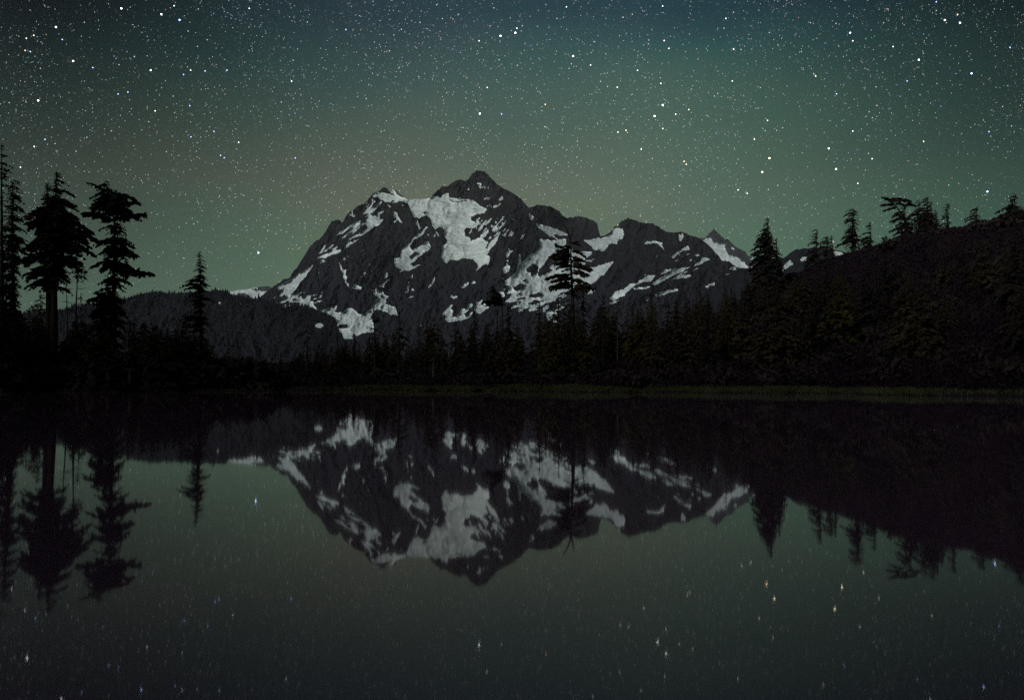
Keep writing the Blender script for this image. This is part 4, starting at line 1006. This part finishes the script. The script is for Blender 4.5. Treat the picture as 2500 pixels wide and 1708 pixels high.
hero('conifer_tree', 'flat-topped columnar conifer with see-through lower boughs', 144, [(2085, 511), (2083, 540), (2081, 640)],
     [(512, 2074, 2096), (519, 2064, 2102), (528, 2064, 2103), (535, 2070, 2098), (547, 2062, 2104), (556, 2066, 2102), (566, 2060, 2106), (576, 2064, 2104), (587, 2054, 2110), (597, 2053, 2110), (606, 2064, 2110), (617, 2072, 2106), (628, 2074, 2100)], seed=65, group=GR, rbase=0.34, gap=0.22, spacing=0.42, ragged=0.45)
hero('conifer_tree', 'slim spire with a needle tip close right of the flat-topped columnar conifer', 142, [(2125, 542), (2125, 570), (2126, 610)],
     [(546, 2124, 2126), (557, 2119, 2130), (565, 2121, 2129), (572, 2113, 2132), (580, 2117, 2131), (587, 2110, 2134), (600, 2106, 2138), (606, 2104, 2137)], seed=66, group=GR, rbase=0.16, ragged=0.5)
hero('young_conifer', 'tiny spire conifer on the bare slope left of the wind-bent tree', 138, [(2163, 576), (2163, 598)], [(579, 2162, 2164), (587, 2160, 2166), (594, 2159, 2168)], seed=67, group=GR, rbase=0.06)
hero('conifer_tree', 'wind-bent conifer with a flat top flung out to the left', 131, [(2210, 498), (2208, 510), (2206, 528), (2210, 544), (2212, 577)],
     [(517, 2190, 2214), (523, 2196, 2218), (529, 2179, 2220), (535, 2196, 2226), (541, 2180, 2240), (547, 2196, 2232), (551, 2190, 2244), (558, 2196, 2236), (563, 2169, 2248), (569, 2192, 2240), (575, 2183, 2246)],
     seed=68, group=GR, rbase=0.26, spacing=0.36, nb=6, ragged=0.4, split=True,
     prongs=[[(2206, 530), (2199, 519), (2189, 505), (2176, 490), (2166, 482)], [(2208, 512), (2212, 502), (2222, 497)]],
     boughs=[((2190, 506), (2158, 515), .2), ((2184, 500), (2156, 500), -.2), ((2176, 490), (2153, 483), .2), ((2170, 485), (2155, 488), .6), ((2180, 494), (2200, 488), .2), ((2176, 490), (2214, 492), -.3), ((2186, 497), (2206, 497), .4), ((2180, 492), (2164, 494), .9),
             ((2210, 500), (2236, 500), .2), ((2212, 500), (2226, 491), .3), ((2214, 500), (2230, 503), -.5), ((2209, 502), (2194, 500), .4), ((2196, 516), (2178, 528), .2), ((2172, 486), (2196, 486), .6)])
hero('conifer_tree', 'left spire of the clump of four right of the wind-bent tree', 129, [(2244, 490), (2244, 530), (2244, 580)],
     [(494, 2243, 2245), (504, 2240, 2250), (516, 2236, 2254), (528, 2228, 2256), (536, 2234, 2258), (550, 2232, 2262), (568, 2236, 2264)], seed=69, group=GR, rbase=0.22)
hero('conifer_tree', 'highest spire of the clump of four right of the wind-bent tree', 128, [(2264, 480), (2264, 530), (2264, 580)],
     [(484, 2263, 2266), (492, 2261, 2268), (500, 2255, 2271), (506, 2259, 2269), (512, 2255, 2272), (530, 2248, 2280), (552, 2246, 2284), (570, 2248, 2284)], seed=70, group=GR, rbase=0.24, nb=8)
hero('conifer_tree', 'third spire, nearly touching the highest of the clump of four', 127.5, [(2273, 491), (2274, 530), (2275, 578)],
     [(495, 2272, 2275), (505, 2270, 2279), (523, 2266, 2285), (543, 2262, 2292), (566, 2262, 2294)], seed=71, group=GR, rbase=0.2)
hero('conifer_tree', 'right and lowest spire of the clump of four', 127, [(2285, 514), (2286, 540), (2287, 578)],
     [(518, 2284, 2287), (526, 2281, 2291), (534, 2280, 2294), (541, 2276, 2300), (548, 2278, 2299), (555, 2272, 2306), (566, 2274, 2308)], seed=72, group=GR, rbase=0.18)
hero('conifer_tree', 'slender free-standing spire right of the clump of four', 125, [(2314, 494), (2314, 530), (2315, 578)],
     [(498, 2313, 2315), (504, 2307, 2318), (508, 2311, 2317), (516, 2309, 2319), (524, 2310, 2320), (534, 2305, 2324), (538, 2308, 2320), (544, 2303, 2326), (551, 2305, 2323), (560, 2307, 2325), (568, 2308, 2324)], seed=73, group=GR, rbase=0.17, ragged=0.45)
hero('conifer_tree', 'small pointed conifer with spreading skirts midway along the right ridge', 120, [(2384, 504), (2384, 530), (2384, 556)],
     [(508, 2383, 2385), (517, 2377, 2391), (524, 2379, 2390), (530, 2370, 2398), (536, 2374, 2403), (541, 2372, 2397), (547, 2365, 2400), (553, 2366, 2400)], seed=74, group=GR, rbase=0.14, ragged=0.4)
hero('conifer_tree', 'small layered conifer topmost on the right ridge at the picture edge', 113, [(2478, 473), (2478, 500), (2478, 530)],
     [(477, 2477, 2480), (483, 2470, 2492), (487, 2474, 2486), (492, 2467, 2489), (496, 2470, 2486), (501, 2461, 2494), (505, 2466, 2492), (511, 2455, 2498), (518, 2452, 2500), (526, 2456, 2500)], seed=75, group=GR, rbase=0.14, ragged=0.4)

# --- the mass of the forest: shared trees, each copy an object of its own
VAR = []
for k, (wid, gp, mt, rg) in enumerate([(0.19, 0.05, M_leaf, .3), (0.27, 0.1, M_leaf_mid, .4), (0.21, 0.2, M_leaf_mid, .5), (0.29, 0.05, M_leaf, .35), (0.23, 0.3, M_leaf_mid, .5), (0.27, 0.1, M_leaf_olive_lit, .4)]):
    r = np.random.default_rng(200 + k)
    H = 10.0
    bf, tb = Buf(), Buf()
    hs_ = np.array([0.4, 1.5, 3, 5, 7, 8.6, 9.6, 10]); pr = np.array([0.85, 1.0, 0.95, 0.74, 0.48, 0.24, 0.08, 0.02]) * wid * H
    crown(bf, lambda h: np.array([0.0, 0.0, h]), hs_, pr * r.uniform(.8, 1.2, 8), pr * r.uniform(.8, 1.2, 8), 0.55, 7, 0.15, 0.45, r, gp, 0.36, 0.18, 0.3, 10, rg)
    hh_ = np.linspace(-0.3, 10, 7)
    tube(tb, [(0, 0, h) for h in hh_], [0.16 * (1 - 0.93 * max(h, 0) / 10) for h in hh_], 6)
    VAR.append((bf.mesh('crown'), tb.mesh('trunk'), mt, ('slim', 'broad brownish', 'ragged brownish', 'dense', 'sparse brownish', 'bushy olive')[k]))
_kx = np.array([-60, 0, 60, 120, 200, 300, 400, 480, 560, 640, 700, 800, 850, 900, 1000, 1100, 1200, 1300, 1400, 1500, 1600, 1700, 1780, 1830, 1900, 1960, 2050, 2100, 2200, 2300, 2400, 2500, 2560])
_ky = np.array([742, 746, 752, 774, 778, 768, 792, 800, 855, 868, 858, 840, 825, 815, 800, 795, 780, 765, 742, 735, 728, 710, 695, 690, 665, 660, 640, 632, 600, 585, 572, 545, 535])
place = np.random.default_rng(77)
LM = [(4, 'left-edge ragged conifer'), (31, 'squeezed bushy conifer'), (135, 'tallest double-topped conifer'), (190, 'tufted bare trunk'), (277, 'crooked-crowned conifer'), (400, 'wooded ridge gap'),
      (488, 'lone spire-topped conifer'), (558, 'little yellow-green conifer'), (660, 'wooded hill slope'), (750, 'slender olive conifer'), (840, 'lower snow basin'), (913, 'half-dead snag conifer'),
      (974, 'snag-side olive conifer'), (1059, 'widest olive conifer'), (1158, 'dark pointed middle conifer'), (1225, 'leaning flag-crowned conifer'), (1316, 'pointed snowfield conifer'),
      (1395, 'dead-topped forked conifer'), (1507, 'conifer skeleton'), (1592, 'slim snow-strip conifer'), (1709, 'tilted ragged conifer'), (1768, 'thin sparse conifer'), (1875, 'big pyramid conifer'),
      (1994, 'snapped-top conifer'), (2083, 'flat-topped columnar conifer'), (2125, 'needle-tip spire'), (2210, 'wind-bent conifer'), (2265, 'clump of four spires'), (2314, 'free-standing slender spire'), (2384, 'skirted ridge conifer'), (2478, 'topmost ridge conifer')]


def whereabouts(px, Y):
    x, nm = min(LM, key=lambda q: abs(q[0] - px))
    side = 'left of' if px < x - 14 else ('right of' if px > x + 14 else 'in line with')
    row = 'near the water' if Y - float(shoreY(px)) < 16 else 'farther upslope'
    return '%s, %s the %s' % (row, side, nm)


cnt, tries, nleft = 0, 0, 0
while cnt < 246 and tries < 12000:
    tries += 1
    left = nleft < 74
    px = place.uniform(-60, 560) if left else place.uniform(560, 2560)
    ys, yr = float(shoreY(px)), float(np.interp(px, _yx, _yy))
    Y = place.uniform(ys + 4, ys + 32) if left else place.uniform(ys + 9, min(yr - 2, ys + 75))
    X = (px - 1250) / FPX * Y
    gz = float(ground_z(X, Y))
    top = np.interp(px, _kx, _ky) + 2 + place.exponential(9 if left else 24)
    H = float(P(px, top, Y)[2]) - gz
    if px > 2060:
        H = min(H, place.uniform(3.0, 9.0))
        if float(gz + H) > float(P(px, np.interp(px, _kx, _ky) + 3, Y)[2]): continue
    if H < 2.0 or H > 14 or (left and 120 < px < 180): continue
    k = place.integers(0, 6)
    cm, tm, mt, desc = VAR[k]
    zone = 'thicket below the tall left-bank trees' if px < 560 else ('forest belt below the mountain' if px < 1300 else ('forest rising right of the dead-topped tree' if px < 1950 else 'slope of the right hillside'))
    o = link('conifer_tree', None)
    o.location = (X, Y, gz - 0.1); s = H / 10.0
    wdt = s * place.uniform(0.85, 1.25) * (1.45 if left else 1.0)
    o.scale = (wdt, wdt, s); o.rotation_euler = (0, 0, place.uniform(0, 6.28))
    size = 'small' if H < 4.5 else ('medium' if H < 8 else 'tall')
    tag(o, '%s %s conifer %s' % (size, desc.replace('olive-brown', 'olive'), whereabouts(px, Y)), 'tree', 'conifers of the ' + zone)
    link('crown', cm, mt, o); link('trunk', tm, M_bark, o)
    cnt += 1; nleft += left

# ------------------------------------------------------------------ shrubs, grass, the rail
SHR = []
for k in range(4):
    r = np.random.default_rng(300 + k)
    n = 240
    d = r.normal(0, 1, (n, 3)); d[:, 2] = np.abs(d[:, 2]) * 0.9; d /= np.linalg.norm(d, axis=1)[:, None]
    c = d * np.array([1.15, 1.15, 0.95]) * (r.random(n) ** 0.4 * (0.75 + 0.45 * fbm(d[:, 0] * 2 + k * 9, d[:, 1] * 2, 2)))[:, None]
    t = r.normal(0, 1, (n, 3)) + d; t /= np.linalg.norm(t, axis=1)[:, None]
    q = r.normal(0, 1, (n, 3)); q -= t * (q * t).sum(1)[:, None]; q /= np.linalg.norm(q, axis=1)[:, None]
    sz = r.uniform(0.12, 0.30, n)[:, None]
    v = np.stack([c - t * sz, c + q * sz * .4, c + t * sz, c - q * sz * .4], 1).reshape(-1, 3)
    bf = Buf(); bf.add(v, np.arange(4 * n).reshape(-1, 4))
    tb = Buf()
    for j in range(5):
        a = j * 1.26 + r.uniform(-.3, .3); e = np.array([math.cos(a) * .6, math.sin(a) * .6, .7])
        tube(tb, [(0, 0, -0.1), tuple(e * .5 + np.array([0, 0, .1])), tuple(e)], [0.05, 0.035, 0.015], 4)
    SHR.append((bf.mesh('foliage'), tb.mesh('stem')))
cnt = 0
while cnt < 270:
    px = place.uniform(-60, 2560) if cnt > 90 else place.uniform(-60, 620)
    ys, yr = float(shoreY(px)), float(np.interp(px, _yx, _yy))
    on_hill = px > 1500 and place.random() < 0.72
    s_ = place.uniform(7, yr - ys - 2) if on_hill else (3.5 + place.exponential(6.0))
    Y = min(ys + s_, yr - 1); X = (px - 1250) / FPX * Y
    o = link('shrub', None)
    h = place.uniform(0.8, 2.0) * (1.9 if px < 620 else 1.0)
    o.location = (X, Y, float(ground_z(X, Y)) - 0.05); o.scale = (h * place.uniform(.9, 1.4), h * place.uniform(.9, 1.4), h); o.rotation_euler = (0, 0, place.uniform(0, 6.28))
    zone = 'left bank of the lake' if px < 800 else ('far shore behind the grass strip' if not on_hill else 'slope of the right hillside')
    size = 'knee-high' if h < 1.1 else ('waist-high' if h < 1.6 else ('head-high' if h < 2.4 else 'overgrown'))
    tag(o, '%s shrub %s' % (size, whereabouts(px, Y)), 'shrub', 'shrubs on the ' + zone)
    fm, sm_ = SHR[cnt % 4]
    link('foliage', fm, M_shrub, o); link('stem', sm_, M_bark, o)
    cnt += 1
# heather and low brush on every slope, nobody could count it
n = 110000
cp = place.uniform(-120, 2620, n); cp[:60000] = place.uniform(1450, 2620, 60000)
cs, cy = shoreY(cp), np.interp(cp, _yx, _yy)
cY = cs + 1.5 + (cy - cs + 6) * place.random(n)
cX = (cp - 1250) / FPX * cY
cl = fbm(cX / 4.0, cY / 4.0, 3, 8)
cc_ = np.stack([cX, cY, ground_z(cX, cY) + place.random(n) * (0.9 - 0.7 * np.clip((cp - 1900) / 200, 0, 1) * np.clip(((cY - cs) / (cy - cs) - 0.7) / 0.2, 0, 1)) * np.clip(cl * 2.4 - 0.5, 0.1, 1.3)], -1)
t = place.normal(0, 1, (n, 3)); t[:, 2] = np.abs(t[:, 2]) + 0.3; t /= np.linalg.norm(t, axis=1)[:, None]
q = place.normal(0, 1, (n, 3)); q -= t * (q * t).sum(1)[:, None]; q /= np.linalg.norm(q, axis=1)[:, None]
sz = place.uniform(0.16, 0.42, n)[:, None]
v = np.stack([cc_ - t * sz * .6, cc_ + q * sz * .42, cc_ + t * sz, cc_ - q * sz * .42], 1).reshape(-1, 3)
tag(link('heather', mesh_np('heather', v, np.arange(4 * n).reshape(-1, 4)), M_heather), 'low heather and brush covering the banks and the right hillside', kind='stuff')
o = link('shrub', None); Xs, Ys = (2406 - 1250) / FPX * 119.0, 119.0
o.location = (Xs, Ys, float(ground_z(Xs, Ys)) - 0.05); o.scale = (0.62, 0.6, 0.62)
tag(o, 'rounded shrub on the ridge line beside the small skirted conifer', 'shrub')
link('foliage', SHR[0][0], M_shrub, o); link('stem', SHR[0][1], M_bark, o)

n = 52000
gp = place.uniform(860, 2020, n); gp[:3500] = place.uniform(-60, 2560, 3500)
gp[9000:12000] = place.uniform(2000, 2300, 3000)
sh = shoreY(gp)
w_ = 0.8 + 3.4 * np.clip(1 - np.abs(gp - 1450) / 700, 0.1, 1)
gy = sh + 0.05 + w_ * place.random(n) ** 0.8
gx = (gp - 1250) / FPX * gy
gz = ground_z(gx, gy)
hgt = place.uniform(0.15, 0.42, n) * (0.7 + 0.6 * vnoise(gx / 3, gy / 3, 3)); wd = place.uniform(0.03, 0.07, n)
an = place.uniform(0, 3.14, n); ln_ = place.normal(0, 0.12, (n, 2))
bdir = np.stack([np.cos(an) * wd, np.sin(an) * wd, 0 * wd], -1)
pb = np.stack([gx, gy, gz - 0.02], -1)
tipg = pb + np.stack([ln_[:, 0], ln_[:, 1], hgt], -1)
v = np.stack([pb - bdir, pb + bdir, tipg], 1).reshape(-1, 3)
tag(link('grass', mesh_np('grass', v, np.arange(3 * n).reshape(-1, 3)), M_grass), 'pale green sedge strip along the far lake shore', kind='stuff')

ORD = ['first', 'second', 'third', 'fourth', 'fifth', 'sixth', 'seventh', 'eighth', 'ninth']
NUM = ['', 'one', 'two', 'three', 'four', 'five', 'six', 'seven', 'eight', 'nine']
same = {}
for o in COL.objects:
    if 'label' in o and 'category' in o: same.setdefault(o['label'], []).append(o)
for lab, os_ in same.items():
    if 1 < len(os_) < 10:
        os_.sort(key=lambda q: q.location.x / q.location.y)
        for k, o in enumerate(os_):
            o['label'] = lab + ((', left one', ', right one')[k] if len(os_) == 2 else ', leftmost of %s' % NUM[len(os_)] if k == 0 else ', rightmost of %s' % NUM[len(os_)] if k == len(os_) - 1 else ', %s from left' % ORD[k])

rl = link('wooden_rail', None)
Yr_ = 91.0
x0, x1 = (163 - 1250) / FPX * Yr_, (252 - 1250) / FPX * Yr_
gz0 = float(ground_z((x0 + x1) / 2, Yr_))
zt = float(P(200, 908, Yr_)[2])
rl.location = ((x0 + x1) / 2, Yr_, gz0)
tag(rl, 'low wooden rail with pale post tops on the dark left bank', 'railing')


def box(bf, c, s):
    c, s = np.array(c, float), np.array(s, float) / 2
    v = np.array([(a, b_, d) for a in (-1, 1) for b_ in (-1, 1) for d in (-1, 1)]) * s + c
    bf.add(v, [(0, 1, 3, 2), (4, 6, 7, 5), (0, 4, 5, 1), (2, 3, 7, 6), (0, 2, 6, 4), (1, 5, 7, 3)])


hw, ht_ = (x1 - x0) / 2, zt - gz0
for sx in (-hw, 0, hw):
    b1 = Buf(); box(b1, (sx, 0, ht_ / 2 - 0.1), (0.14, 0.14, ht_ + 0.1)); po = link('post', b1.mesh('post'), M_wood, rl)
    if sx:
        b1 = Buf(); box(b1, (sx, 0, ht_ + 0.02), (0.26, 0.26, 0.14)); link('post_cap', b1.mesh('post_cap'), M_pale, po)
for zz in (0.72, 0.93):
    b1 = Buf(); box(b1, (0, -0.11, ht_ * zz), (2 * hw + 0.2, 0.06, 0.16)); link('rail', b1.mesh('rail'), M_wood, rl)
